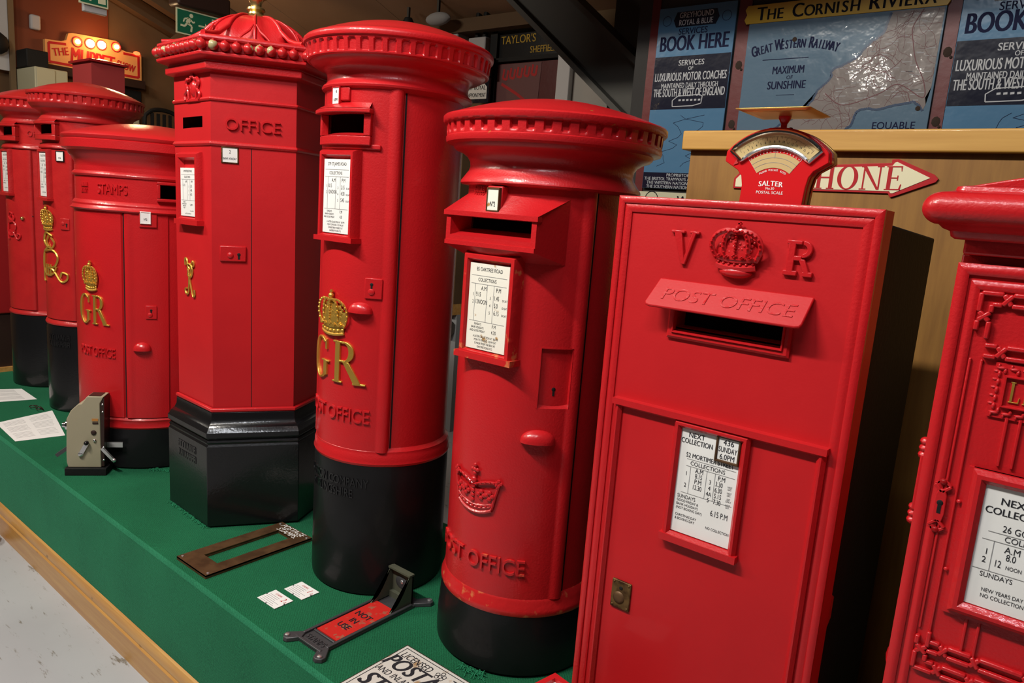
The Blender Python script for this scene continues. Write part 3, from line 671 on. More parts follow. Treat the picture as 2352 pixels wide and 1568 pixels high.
lock(t, cyl(R+.008, 37, 1.083), .052, .062, 'red_old', (.2, .0), (-.2, .05))
g = G(); f = cyl(.237, 20, 0); worn_words(cyl(.237, 20, .42), 2, .16, .030, .040, 8, .003).obj('foundry_lettering', 'black_gloss', t)
t, R = far_pillar('round red pillar box with a small all-red cipher, leftmost of the row', (-5.344, 1.891, 0), .471, [('1', '8.0'), ('2', '11.15')], 1)
script(cyl(R+.008, 12, .93), [[(x*.55, y*.6) for x, y in s] for s in E7], .0055).obj('royal_cipher', 'red_relief', t)
G().ball(cyl(R+.007, 47, 1.086), 0, 0, 0, .008, .003).obj('keyhole', 'black_matt', t)
G().ball(cyl(R+.007, 33, 1.07), 0, 0, .004, .012, .012).obj('door_knob', 'brass', t, label='small brass knob')

# ------------------------------------------------------------------ wide domed box with GR and stamp slot
t = thing('pillar_box', 'short wide red post box with smooth domed lid, left of the hexagonal one', 'post box', (-3.664, 1.76, .001), 'red post boxes on the platform')
R = .335
G().lathe([(0, 0), (.330, 0), (.340, .008), (.340, .205), (.32, .21)], 96).obj('base', 'black', t)
G().lathe([(.341, .196), (.346, .204), (.342, .216), (.341, .232), (.345, .240), (.338, .248), (R, .252)], 96).obj('plinth_ring', 'red', t)
hole = (68.5, 84, 1.276, 1.336)
shell(lambda p, z: R-(.03 if z > 1.37 else 0)*0, merge(lin(-180, 180, 72), [68.5, 84]), merge([.25, 1.276, 1.336, 1.40], lin(.25, 1.4, 5)), [hole]).obj('body', 'red', t)
ph = merge(lin(-40, 32, 24), lin(32, 42, 8)); shell(lambda p, z: R+.006 if 2-40 < p < 41.8 else R-.002, ph, [.253, 1.204]).obj('panel', 'red', t)
ph = merge(lin(43, 74, 20), [43.3, 73.7]); shell(lambda p, z: R+.007+.004*max(0, sin(pi*(p-43)/6))*(1 if p < 49 else 0) if 43.2 < p < 73.8 else R-.002, ph, [.253, 1.204]).obj('door', 'red', t)
G().box(cyl(R, 42.4, 0), -.002, .002, .253, 1.204, -.002, .002).obj('door_gap', 'black_matt', t)
G().lathe([(R-.01, 1.200), (.352, 1.205), (.357, 1.211), (.350, 1.218), (.345, 1.226), (.346, 1.234), (.339, 1.246), (R-.004, 1.252)], 96).obj('collar', 'red', t)
G().lathe([(R-.01, 1.352), (.342, 1.356), (.346, 1.364), (.343, 1.372), (.335, 1.378), (.331, 1.396), (.334, 1.414), (.345, 1.436), (.358, 1.450), (.364, 1.466), (.378, 1.472), (.386, 1.477), (.386, 1.512), (.380, 1.516), (.386, 1.522), (.388, 1.532), (.380, 1.541)]+dome(.380, 1.541, .072, p=2.0), 96).obj('cap', 'red', t)
f = cyl(R, 0, 0)
g = G(); g.box(cyl(R, 76, 0), -.058, .058, 1.262, 1.276, -.002, .022, 4); g.box(cyl(R, 76, 0), -.058, -.044, 1.276, 1.336, -.002, .022); g.box(cyl(R, 76, 0), .044, .058, 1.276, 1.336, -.002, .022); g.box(cyl(R, 76, 0), -.058, .058, 1.336, 1.350, -.002, .022, 4)
g.obj('posting_slot', 'red', t, bevel=.003)
G().text(cyl(R, 34, 1.282), 'STAMPS', 0, 0, .062, -.002, .006, .66, .012).obj('raised_lettering', 'red_relief', t, bevel=.001, seg=1)
worn_words(cyl(R, 7, 1.303), 2, .05, .018, .026, 5, .005).obj('raised_lettering', 'red_relief', t)
G().box(cyl(R+.005, 60, 1.18), -.036, .036, -.036, .026, -.002, .010, 3).obj('tablet_boss', 'red', t, bevel=.003)
tablet(t, cyl(R+.018, 58.5, 1.187), .036, .046, [('Nº2', 0, -.25, .3)], frame='white_enamel')
crown(cyl(R+.006, 14.5, .838), .088, .138, 0, .013).obj('royal_crown', 'gold', t, label='gold royal crown in relief')
g = G(); serif_text(g, cyl(R+.006, 15.5, .684), 'GR', .0, 0, .135, -.003, .008, .72, .06, None); g.obj('royal_cipher', 'gold', t, bevel=.0016, label='gold GR letters in relief')
G().text(cyl(R+.006, 17, .535), 'POST OFFICE', 0, 0, .062, -.002, .006, .60, .012).obj('raised_lettering', 'red_relief', t, bevel=.001, seg=1)
lock(t, cyl(R+.007, 61.5, .758), .046, .062, 'red', (.0, .15), (-.1, -.2))
handle(t, cyl(R+.007, 55, .597), .076, .040, .028)

# ------------------------------------------------------------------ hexagonal box
HX, HY, HF = -2.765, 1.765, -3.5
t = thing('hexagonal_post_box', 'tall hexagonal red post box with beaded cornice and brass finial on its petal roof', 'post box', (HX, HY, .004), 'red post boxes on the platform', radians(HF))
t.rotation_euler = (.0075, -.0095, radians(HF))   # stands very slightly out of true
A6 = [radians(-30+60*k) for k in range(6)]
def hexl(prof, a0=0): return [[(r*sin(a), -r*cos(a), z) for r, z in prof] for a in A6]
def hexobj(name, prof, m, capped=(False, False), bevel=0.002, cuts=None):
    g = G(); V = hexl(prof); g.grid(lambda i, j: V[i % 6][j], 6, len(prof)-1, True)
    n = len(prof)
    if capped[0]: g.f.append(tuple(i*n for i in range(6)))
    if capped[1]: g.f.append(tuple(i*n+n-1 for i in range(6)))
    return g.obj(name, m, t, smooth=20, bevel=bevel)
hexobj('base', [(.340, 0), (.348, .004), (.348, .335), (.342, .345), (.346, .352), (.342, .360), (.336, .364), (.350, .372), (.350, .392), (.338, .410), (.324, .424), (.316, .440), (.314, .468), (.300, .472)], 'black_gloss', (True, False))
hexobj('plinth_ring', [(.312, .468), (.318, .472), (.318, .482), (.308, .486)], 'red')
RB = .304; ap = RB*cos(pi/6)
def face(k, z=0, dn=0):
    a = radians(60*k); return planar((ap*sin(a)*(1+dn), -ap*cos(a)*(1+dn), z), (cos(a), sin(a), 0), (0, 0, 1), (sin(a), -cos(a), 0))
# six walls; the front one has the slot opening cut out
g = G(); hs = RB/2
for k in range(6):
    f = face(k)
    if k == 0:
        us = [-hs, -.078, .086, hs]; zs = [.484, 1.560, 1.602, 1.80]
        for i in range(3):
            for j in range(3):
                if i == 1 and j == 1: continue
                g.add([f(us[i], zs[j], 0), f(us[i+1], zs[j], 0), f(us[i+1], zs[j+1], 0), f(us[i], zs[j+1], 0)], [(0, 1, 2, 3)])
    else: g.add([f(-hs, .484, 0), f(hs, .484, 0), f(hs, 1.80, 0), f(-hs, 1.80, 0)], [(0, 1, 2, 3)])
f = face(0)
g.add([f(-.078, 1.560, 0), f(.086, 1.560, 0), f(.078, 1.574, -.06), f(-.070, 1.574, -.06)], [(0, 1, 2, 3)])
g.add([f(.086, 1.560, 0), f(.086, 1.602, 0), f(.082, 1.602, -.06), f(.082, 1.566, -.06)], [(0, 1, 2, 3)])
bmw = g.obj('body', 'red_satin', t, smooth=20)
hexobj('string_course', [(.300, 1.654), (.310, 1.657), (.313, 1.662), (.310, 1.668), (.302, 1.670)], 'red')
hexobj('string_course', [(.300, 1.492), (.309, 1.495), (.314, 1.502), (.309, 1.510), (.302, 1.514)], 'red')
hexobj('cornice', [(.300, 1.755), (.333, 1.762), (.335, 1.766), (.335, 1.785), (.324, 1.790), (.326, 1.796), (.358, 1.804), (.366, 1.808), (.366, 1.818), (.352, 1.822), (.352, 1.856), (.360, 1.860), (.364, 1.866), (.362, 1.874), (.348, 1.880), (.10, 1.90)], 'red')
NB = 9; f6 = []
for k in range(6):
    a = radians(60*k); r_ = .356*cos(pi/6); hs2 = .356/2
    for i in range(NB):
        u = -hs2+i*2*hs2/NB
        f = planar((r_*sin(a), -r_*cos(a), 1.841), (cos(a), sin(a), 0), (0, 0, 1), (sin(a), -cos(a), 0))
        G().ball(f, u, 0, .008, .0182, .0182, .0188, 12, 8).box(f, u-.003, u+.003, .012, .021, .0, .012).obj('cornice_ball', 'red_ball', t)
# petal roof: six hollow-sided leaves rising to the finial
g = G(); nl = 16
def hexk(a): return cos(pi/6)/cos(((a+pi/6) % (pi/3))-pi/6)
DR = .205
def roof(i, j):
    a = 2*pi*i/72
    if j == 0: r, z = .352*hexk(a), 0
    elif j == 1: r, z = .300*hexk(a), .010
    else:
        q = 1-(j-2)/(nl-2); k = .55*hexk(a)+.45
        r = .054+(DR*k-.054)*sin(pi/2*q)**1.15; z = .012+.122*cos(pi/2*q)
        c = abs(((a+pi/12) % (pi/6))-pi/12)/(pi/12)
        r *= 1-.10*sin(pi*min(1, q*1.0))*c
    return (r*sin(a), -r*cos(a), 1.878+z)
g.grid(roof, 72, nl, True)
for k in range(12):
    pts = [Vector(roof(6*k, j)) for j in range(2, nl+1)]
    if k % 2:
        a = radians(30*k); sw = [(.345, .004), (.300, .010), (.252, .024), (.214, .048)]
        pts = [Vector((r*sin(a), -r*cos(a), 1.878+z)) for r, z in sw]+[p for p in pts if p.z > 1.878+.060]
    g.tube(IDENT, [(p.x, p.y, p.z+.002) for p in pts], [(.0095 if k % 2 else .006)*(1-.5*j/len(pts)) for j in range(len(pts))], 8)
    if k % 2 == 0:
        a = radians(30*k)
        for sgn in (-1, 1): g.tube(IDENT, [(r*sin(a+sgn*d), -r*cos(a+sgn*d), 1.878+z) for r, d, z in ((.226, .26, .012), (.214, .20, .030), (.200, .10, .050), (.178, .03, .078))], [.003, .005, .005, .003], 6)
g.obj('roof', 'red', t, smooth=50)
G().lathe([(.0, 2.006), (.062, 2.008), (.064, 2.014), (.050, 2.018), (.044, 2.024), (.030, 2.028), (.028, 2.036), (.036, 2.044), (.034, 2.052), (.022, 2.058), (.022, 2.072), (.030, 2.084), (.056, 2.10), (.064, 2.125), (.055, 2.16), (.02, 2.19), (0, 2.20)], 28).obj('finial', 'brass', t, label='brass finial')
f = face(1)
for u in (-.010,): G().box(f, u-.0012, u+.0012, .487, 1.494, -.001, .0008).obj('door_gap', 'black_matt', t)
G().text(face(1, 1.556), 'OFFICE', -.004, 0, .062, -.002, .008, 1.0, .012).obj('raised_lettering', 'red_relief', t, bevel=.001, seg=1)
G().text(face(5, 1.556), 'POST', 0, 0, .062, -.002, .008, 1.0, .012).obj('raised_lettering', 'red_relief', t, bevel=.001, seg=1)
tablet(t, face(1, 1.452), .050, .052, [('2', 0, .08, .36), ('BANK HOLIDAY', 0, -.36, .24)], frame='brass_dull') if 0 else tablet(t, planar(face(1)(-.086, 1.464, 0), (cos(radians(60)), sin(radians(60)), 0), (0, 0, 1), (sin(radians(60)), -cos(radians(60)), 0)), .052, .052, [('2', 0, .12, .34), ('BANK HOLIDAY', 0, -.32, .22)], frame='brass_dull')
f1 = face(1)
def sub(f, u0, w0): return lambda u, w, n: f(u+u0, w+w0, n)
o = G().box(sub(f1, -.076, 1.097), -.048, .048, -.031, .029, -.01, .008).obj('lock_plate', 'red', t, bevel=.004)
G().ball(sub(f1, -.086, 1.090), 0, 0, .008, .012, .006, su=14).obj('escutcheon', 'red_relief', o)
G().ball(sub(f1, -.055, 1.094), 0, 0, .0085, .0065, .001).box(sub(f1, -.055, 1.094), -.004, .004, -.018, 0, .007, .009).obj('keyhole', 'black_matt', o)
# notice in a deep frame on the front face
plate(t, sub(face(0, 1.318), -.010, 0), .126, .184, .030, .022, '6 WHITELEES WALK', [('1', '11.15')], [('2', '2.15', ''), ('3', '4.45', ''), ('4', '6.15', '')],
      [('SUNDAYS', -.25, -.22, .036, 'c'), ('BANK HOLIDAYS', -.25, -.26, .036, 'c'), ('AND GOOD', -.25, -.30, .036, 'c'), ('FRIDAY', -.25, -.34, .036, 'c'), ('5.30PM', .22, -.28, .055, 'c'), ('NO COLLECTION', .25, -.40, .03, 'c'), ('A LATE COLLECTION AT', 0, -.46, .036, 'c')], top=.030)
# coat of arms and cipher
g = G(); f = sub(face(0), .018, 1.703)
g.ball(f, 0, 0, 0, .024, .010, .030); g.box(f, -.05, .05, -.046, -.038, 0, .008, 4)
for s in (-1, 1):
    g.tube(f, [(a, b, .006) for a, b, _ in smoothpath([(s*.055, -.04, 0), (s*.060, -.02, 0), (s*.038, 0, 0), (s*.052, .02, 0), (s*.040, .036, 0), (s*.028, .030, 0)], 5)], .0065, 6)
    g.tube(f, [(a, b, .006) for a, b, _ in smoothpath([(s*.03, -.036, 0), (s*.034, -.01, 0), (s*.046, .006, 0)], 5)], .005, 6); g.ball(f, s*.036, .034, .006, .008, .007)
for i in range(5): g.ball(f, -.018+.009*i, .036+.006*(2-abs(i-2)), .006, .006, .006)
g.ball(f, 0, .054, .006, .006, .006); g.obj('coat_of_arms', 'red_relief', t)
VR = [[(-.034, .125), (-.036, .150), (-.020, .148), (-.010, .110), (.002, .072), (.012, .100), (.020, .135), (.034, .145), (.040, .130), (.028, .122)],
      [(-.02, .132), (.016, .128), (.028, .105), (.014, .082), (-.010, .086), (-.006, .100)], [(.002, .078), (.010, .05), (.030, .006), (.044, .012), (.042, .032)], [(-.002, .075), (-.008, .02), (-.028, .010), (-.036, .028), (-.022, .034)], [(-.014, .11), (-.004, .118), (.006, .11)]]
script(sub(face(0), -.032, .905), VR, .0042).obj('royal_cipher', 'gold', t, label='small gold scrolled VR cipher')
worn_words(planar((.348*cos(pi/6)*0, -.348*cos(pi/6), .275)), 2, .16, .028, .040, 8, .002).obj('foundry_lettering', 'black_gloss', t)

# ------------------------------------------------------------------ flat-fronted VR box with scales on top
t = thing('wall_box', 'flat rectangular red wall box with raised V, crown and R, on a black casing', 'post box', (-.604, 1.5, 0), 'red post boxes on the platform')
f = planar((0, 0, 0)); W2 = .281; TOP = 1.396
# front plate with letter opening
g = G(); us = [-W2, -.112, .128, W2]; zs = [.03, 1.117, 1.178, TOP]
for i in range(3):
    for j in range(3):
        if i == 1 and j == 1: continue
        g.add([f(us[i], zs[j], 0), f(us[i+1], zs[j], 0), f(us[i+1], zs[j+1], 0), f(us[i], zs[j+1], 0)], [(0, 1, 2, 3)])
g.box(f, -W2, W2, TOP-.004, TOP, -.07, -.0004); g.box(f, -W2, -W2+.004, .03, TOP-.0041, -.07, -.0004); g.box(f, W2-.004, W2, .03, TOP-.0041, -.07, -.0004)
for a, b, c, d in ((-.112, .128, 1.113, 1.117), (-.112, .128, 1.178, 1.182), (-.116, -.112, 1.113, 1.182), (.128, .132, 1.113, 1.182)): g.box(f, a, b, c, d, -.05, 0)
g.obj('front_plate', 'red_satin', t, smooth=20)
g = G(); g.frame(f, -W2-.0008, W2+.0008, .03, TOP+.0008, .016, -.003, .009, .2); g.frame(f, -W2+.014, W2-.014, .044, TOP-.014, .020, -.002, .006, .35); g.obj('edge_moulding', 'red', t, smooth=40)
# black casing behind
k = G(); k.poly(planar((0, 0, 0), (0, 1, 0), (0, 0, 1), (1, 0, 0)), [(.072, 0), (.600, 0), (.600, 1.354), (.072, 1.3735)], -.27, .272); k.obj('casing', 'black_matt', t, bevel=.004)
G().poly(planar((.266, 0, 0), (0, 1, 0), (0, 0, 1), (1, 0, 0)), [(.60, .95), (.86, 1.00), (.92, .97), (.94, .90), (.96, .40), (.93, .32), (.86, .30), (.60, .36)], -.16, -.06).obj('rear_bracket', 'black_matt', t, bevel=.01)
G().poly(planar((.28, 0, 0), (0, 1, 0), (0, 0, 1), (1, 0, 0)), [(.06, .62), (.075, .60), (.100, .585), (.100, .535), (.075, .52), (.06, .50)], -.02, 0).obj('hinge_lug', 'red', t, bevel=.003)
# V crown R
f1 = planar((0, 0, 0))
g = G(); V0 = -.108
for q in ([(-.028, .073), (-.010, .073), (.006, .0), (-.004, .0)], [(.016, .073), (.026, .073), (.006, .0), (-.002, .0)], rect(-.034, -.002, .067, .073), rect(.010, .032, .067, .073)): g.poly(f1, [(V0+a, 1.256+b) for a, b in q], -.002, .008+len(g.v)*4e-6)
g.obj('raised_letter', 'red_relief', t, bevel=.0018)
g = G(); R0 = .138
for q in [rect(-.022, -.008, 0, .070), rect(-.028, .0, 0, .010), rect(-.026, .004, .062, .070), rect(-.010, .006, .030, .040), [(.0, .034), (.012, .034), (.026, .004), (.014, .004)], rect(.010, .030, 0, .010)]+[[(a*.6, b*.07) for a, b in q] for q in arcq(.01, .76, .032, .25, .018, .13, -90, 90, 10)]: g.poly(f1, [(R0+a, 1.258+b) for a, b in q], -.002, .008+len(g.v)*4e-6)
g.obj('raised_letter', 'red_relief', t, bevel=.0018)
g = crown(sub(f1, .013, 1.258), .105, .098, 0, .020)
g.ball(sub(f1, .013, 1.252), 0, 0, .004, .036, .016, .013, 16, 8); g.obj('royal_crown', 'red_relief', t)
# sloping weather hood
zt, zb = 1.219, 1.160; d1 = .046; th = .007
g = G(); pts = [(-.157, 0), (.179, 0), (.170, 1), (.162, 1.06), (-.150, 1.06), (-.167, 1)]
def hp(u, s, n): return Vector((u, -(.002+d1*s)-n*.75, zt-(zt-zb)*s+n*.65))
pts = [(-.157, 0), (-.169, .88), (-.165, .97), (-.156, 1), (.160, 1), (.170, .97), (.174, .88), (.179, 0)]
vs = [hp(u, s, th/2) for u, s in pts]+[hp(u, s, -th/2) for u, s in pts]; m = len(pts)
g.add(vs, [tuple(range(m)), tuple(range(2*m-1, m-1, -1))]+[(i, (i+1) % m, m+(i+1) % m, m+i) for i in range(m)])
h = g.obj('weather_hood', 'red_satin', t, bevel=.0025)
G().text(lambda u, w_, n: hp(u, .72-w_/.075, th/2+n), 'POST OFFICE', .010, 0, .044, -.001, .0016, 1.12, .002, .12).obj('raised_lettering', 'red_relief', h, bevel=.0008, seg=1)
g = G(); g.frame(f, -.126, .146, 1.092, 1.19, .016, -.002, .010); g.frame(f, -.114, .134, 1.104, 1.182, .006, -.002, .014); g.obj('slot_surround', 'red', t)
# door with moulded edge
D0, D1, DZ = -.222, .238, .922
g = G(); f2 = f; g.box(f, D0, D1, .035, DZ-.005, -.004, .007); dr = g.obj('door', 'red_satin', t, bevel=.002)
g = G(); g.frame(f, D0-.012, D1+.010, .02, DZ+.006, .018, .0, .019, .4, 4); g.box(f, D0-.016, D1+.012, DZ-.006, DZ+.008, .0, .023, 2); g.obj('door_moulding', 'red', dr)
g = G(); g.box(f, -.185, -.160, .0, 0.001, 0, 0.001) if 0 else None
lo = G().box(f, -.193, -.141, .412, .484, .0, .012).obj('lock_plate', 'brass_dull', dr, bevel=.002, label='dull brass lock plate')
G().ball(f, -.171, .440, .012, .016, .005, su=16).obj('escutcheon', 'bronze', lo); G().ball(f, -.167, .466, .0125, .005, .001).obj('keyhole', 'black_matt', lo)
for a, b in ((-.187, .478), (-.147, .478), (-.187, .418), (-.147, .418)): G().ball(f, a, b, .012, .0035, .002, su=8).obj('screw', 'brass_dull', lo)
# notice
NX = .0095; fN = planar((NX, 0, .780)); nW, nH = .138, .248
g = G(); g.frame(fN, -nW/2-.018, nW/2+.018, -nH/2-.020, nH/2+.012, .018, .0, .022, .35); g.box(fN, -nW/2-.022, nW/2+.022, -nH/2-.024, -nH/2-.008, 0, .026, 2); g.obj('notice_frame', 'red', dr)
p = G().box(fN, -nW/2, nW/2, -nH/2, nH/2+.004, 0, .011).obj('notice_plate', 'white_enamel', dr, label='white enamel collection notice plate')
gi, gr = G(), G(); nn = .0116
T = lambda s, u, w_, sz, sx=.78, al='c': gi.text(fN, s, u*nW, w_*nH, sz*nH, nn, None, sx, .004, 0, al)
gi.text(fN, 'NEXT', -.235*nW, .405*nH, .066*nH, nn, None, 1, .012, fit=.27*nW); gi.text(fN, 'COLLECTION', -.225*nW, .345*nH, .066*nH, nn, None, 1, .012, fit=.53*nW); gi.text(fN, '52 MORTIMER STREET', .02*nW, .222*nH, .060*nH, nn, None, 1, .008, fit=.80*nW); T('COLLECTIONS', .0, .155, .052, .95)
T('A.M', -.13, .095, .060); T('1', -.34, .05, .055); T('8.15', -.13, .045, .062, .65); T('P.M', -.13, -.005, .060); T('2', -.34, -.06, .055); T('12.30', -.13, -.06, .062, .65)
T('P.M', .25, .085, .060)
for i, (a, b, c) in enumerate((('3', '3.30', 'NOT\nSAT.'), ('4', '6.30', 'NOT\nSAT.'), ('4A', '5.15', 'SAT\nONLY'), ('5', '7.30', 'NOT\nSAT.'))): T(a, .07, .03-.055*i, .055); T(b, .22, .03-.055*i, .062, .65); T(c, .40, .045-.055*i, .024, .8)
T('SUNDAYS', -.45, -.17, .050, .8, 'l')
for i, s in enumerate(('GOOD FRIDAY &', 'BANK HOLIDAYS', '(NOT BOXING DAY)')): T(s, -.45, -.205-.036*i, .034, .8, 'l')
T('6.15 P.M', .28, -.25, .075, .62); T('CHRISTMAS DAY', -.45, -.345, .034, .8, 'l'); T('& BOXING DAY', -.45, -.38, .034, .8, 'l'); T('NO COLLECTION', .28, -.385, .034, .8)
for a, b, c, d in ((-.36, .205, .46, .205), (-.36, .14, .46, .14), (-.40, -.115, .46, -.115), (-.28, .14, -.28, -.115), (.0, .14, .0, -.115), (.14, .14, .14, -.115)): gr.bar(fN, (a*nW, b*nH), (c*nW, d*nH), .0009, nn-.0003, nn)
gi.obj('lettering', 'ink', p, smooth=0); gr.obj('ruled_line', 'rule', p, smooth=0)
fT = planar((NX+.043, 0, .874))
hd = G().frame(fT, -.030, .026, -.030, .030, .006, .008, .018).obj('tablet_holder', 'bronze', dr); tb = G().box(fT, -.025, .021, -.025, .025, .008, .014).obj('number_tablet', 'white_enamel', dr, label='small white enamel next-collection tablet')
g = G(); g.text(fT, '436', -.002, .010, .017, .0145, None, .95, .006); g.text(fT, 'SUNDAY', -.002, -.006, .017, .0145, None, .62, .006); g.text(fT, '6.0PM', -.002, -.022, .017, .0145, None, .8, .006); g.obj('lettering', 'ink', tb, smooth=0)

# ------------------------------------------------------------------ ornate box at the right edge
t = thing('ludlow_post_box', 'ornate red post box with strapwork and fat rounded cornice, at the right edge', 'post box', (-.008, 1.38, 0), 'red post boxes on the platform')
t.name = 'ornate_post_box'
f = planar((0, 0, 0)); W2 = .170
g = G(); xbox(g, -W2, W2, .022, .36, .55, 1.33); g.obj('body', 'red', t, bevel=.003)
g = G(); g.box(f, -W2, W2, .50, 1.316, -.022, 0); dr = g.obj('door', 'red', t, bevel=.003)
g = G(); g.frame(f, -W2, W2, .50, 1.316, .018, -.004, .008, .3); g.frame(f, -W2+.022, W2-.022, .522, 1.290, .014, -.002, .006, .4); g.obj('door_moulding', 'red', dr)
G().box(f, -W2+.003, W2-.003, 1.329, 1.362, -.022, .006).obj('head_moulding', 'red', t, bevel=.004)
# fat rounded cornice
cp = [(.012, 1.352), (.018, 1.356), (.020, 1.364), (.030, 1.368), (.036, 1.374)]+[(.034+.026*cos(radians(d)), 1.399+.026*sin(radians(d))) for d in range(-75, 95, 12)]+[(.026, 1.427), (.022, 1.428), (.020, 1.434), (.012, 1.436)]
def ring(o, z):
    a = W2+o; r = .010+o*.25; pts = []
    for cx, cy, d0 in ((-a+r, o-r, 180), (a-r, o-r, 90)):
        for i in range(7):
            d = radians(d0-90*i/6); pts.append((cx+r*cos(d), -(cy+r*sin(d)), z))
    return [(-a, .34, z)]+pts+[(a, .34, z)]
Rg = [ring(o, z) for o, z in cp]
G().grid(lambda i, j: Rg[j][i], len(Rg[0])-1, len(cp)-1).obj('cornice', 'red', t, smooth=50)
g = G(); a = W2+.010; g.poly(planar((0, -.010, 0)), [(-a, 1.434), (a, 1.434), (a*.55, 1.452), (.06, 1.486), (-.06, 1.486), (-a*.55, 1.452)], -.33, 0); g.obj('pediment', 'red', t, bevel=.003)
G().poly(planar((-.085, -.012, 1.455)), [(0, 0), (.03, .003), (.034, .006), (.004, .003)], -.01, .003).obj('gold_detail', 'gold', t, label='gold line on the pediment')
# strapwork
def strap(zc, s):
    g = G(); b = .0075; n0, n1 = -.001, .0085
    z1, z2 = zc, zc-.017*s
    x = -.130
    for m_ in (-1, 1):
        for i in range(3):
            c = m_*(.034+.0+.046*i)
            if c*m_ > .13: continue
        # alternate crossings
    xs = [-.130, -.100, -.088, -.052, -.040, -.004, .008, .044, .056, .092, .104, .130]
    up_ = True; p1 = []; p2 = []
    for i in range(0, len(xs)-1, 2):
        za, zb_ = (z1, z2) if up_ else (z2, z1)
        p1 += [(xs[i], za), (xs[i+1], za)]; p2 += [(xs[i]+(.016 if i == 0 else 0), zb_), (xs[i+1], zb_)]; up_ = not up_
    g.path(f, p1, b, n0, n1); g.path(f, p2, b, n0, n1+.0005)
    for m_ in (-1, 1):
        xa, xb = m_*.130, m_*.114
        L1 = [(xa, z1), (xa, z1-.030*s), (xb, z1-.044*s), (xb, z1-.072*s)]; L2 = [(xb, z2), (xb, z1-.030*s), (xa, z1-.044*s), (xa, z1-.060*s)]
        g.path(f, L1, b, n0, n1+.0008); g.path(f, L2, b, n0, n1+.0012)
    return g
g = strap(1.272, 1); g.v += []; g.obj('strapwork', 'red_relief', dr, bevel=.0022)
g = G(); b = .0075
for z in (1.190, 1.173): g.path(f, [(-.114, z), (-.096, z), (-.084, 2.363-z), (-.05, 2.363-z), (-.038, z), (.022, z), (.034, 2.363-z), (.068, 2.363-z), (.080, z), (.098, z)], b, -.001, .0085+(.0005 if z < 1.18 else 0))
g.obj('strapwork', 'red_relief', dr, bevel=.0022)
strap(.618, -1).obj('strapwork', 'red_relief', dr, bevel=.0022)
g = G()
for z in (.655, .672): g.path(f, [(-.114, z), (-.096, z), (-.084, 1.327-z), (-.05, 1.327-z), (-.038, z), (.022, z), (.034, 1.327-z), (.068, 1.327-z), (.080, z), (.098, z)], b, -.001, .0085+(.0005 if z < .66 else 0))
g.obj('strapwork', 'red_relief', dr, bevel=.0022)
g = G()
for x in (-.130, -.114): g.bar(f, (x, 1.166), (x, .69), .004, -.001, .004)
for x in (.130, .114): g.bar(f, (x, 1.166), (x, .69), .004, -.001, .004)
for x in (-.066, -.048, .048, .066): g.bar(f, (x, 1.085), (x, 1.0), .005, -.001, .005); g.bar(f, (x, .75), (x, .665), .005, -.001, .005)
g.obj('ridge', 'red', dr, bevel=.0015)
# LETTERS plate with leaf border
fL = planar((0, 0, 1.122))
g = G(); g.box(fL, -.094, .094, -.044, .044, -.002, .004); rl = random.Random(3)
for i in range(11):
    for w_ in (-.036, .036): g.ball(fL, -.085+.017*i, w_, .004, .0075, .004, .003, 10, 6); g.ball(fL, -.080+.017*i, w_*.88, .004, .003, .004, .005, 10, 6); g.ball(fL, -.089+.017*i, w_*1.08, .003, .0025, .004, .0045, 8, 6)
for i in range(5):
    for u in (-.087, .087): g.ball(fL, u, -.026+.013*i, .004, .0032, .004, .006, 10, 6); g.ball(fL, u*1.05, -.022+.013*i, .003, .005, .003, .0025, 8, 6)
g.obj('leaf_border', 'red_relief', dr)
g = G(); g.frame(fL, -.079, .079, -.026, .026, .004, .0, .011); g.box(fL, -.076, .076, -.023, .023, 0, .005); lpn = g.obj('letters_plate', 'red', dr)
g = G(); serif_text(g, fL, 'LETTERS', 0, -.016, .033, .004, .0075, .72, .10); g.obj('lettering', 'gold', lpn, bevel=.0006, seg=1, label='gold LETTERS in relief')
# notice
fN = planar((0, 0, .868)); nW, nH = .152, .206
g = G(); g.frame(fN, -nW/2-.020, nW/2+.020, -nH/2-.022, nH/2+.020, .021, .0, .020, .35); g.box(fN, -nW/2-.027, nW/2+.027, -nH/2-.03, nH/2+.02, 0, .006); g.obj('notice_frame', 'red_relief', dr)
p = G().box(fN, -nW/2, nW/2, -nH/2, nH/2, 0, .010).obj('notice_plate', 'white_enamel', dr, label='white enamel collection notice plate')
gi, gr = G(), G(); nn = .0106
T = lambda s, u, w_, sz, sx=.85, al='c': gi.text(fN, s, u*nW, w_*nH, sz*nH, nn, None, sx, .004, 0, al)
gi.text(fN, 'NEXT', -.20*nW, .36*nH, .080*nH, nn, None, 1, .02, fit=.27*nW); gi.text(fN, 'COLLECTION', -.16*nW, .275*nH, .080*nH, nn, None, 1, .02, fit=.60*nW); T('26 GOLF ROAD', .0, .15, .075, .8); T('COLLECTIONS', .02, .075, .066, .9)
T('A.M', -.16, -.01, .075); T('P.M', .28, -.01, .075); T('1', -.38, -.06, .07); T('8.0', -.16, -.07, .078, .7); T('2', -.39, -.13, .07); T('12', -.26, -.14, .082, .6); T('NOON', -.12, -.14, .045, .75)
T('3', .07, -.09, .07); T('4', .07, -.16, .07); T('2.0', .28, -.09, .078, .7); T('5.15', .28, -.16, .078, .7)
T('SUNDAYS', -.40, -.245, .058, .85, 'l'); T('P.M', .16, -.245, .055); T('4.0', .16, -.305, .06); T('NEW YEARS DAY', -.36, -.365, .045, .8, 'l'); T('NO COLLECTION', -.36, -.415, .045, .8, 'l')
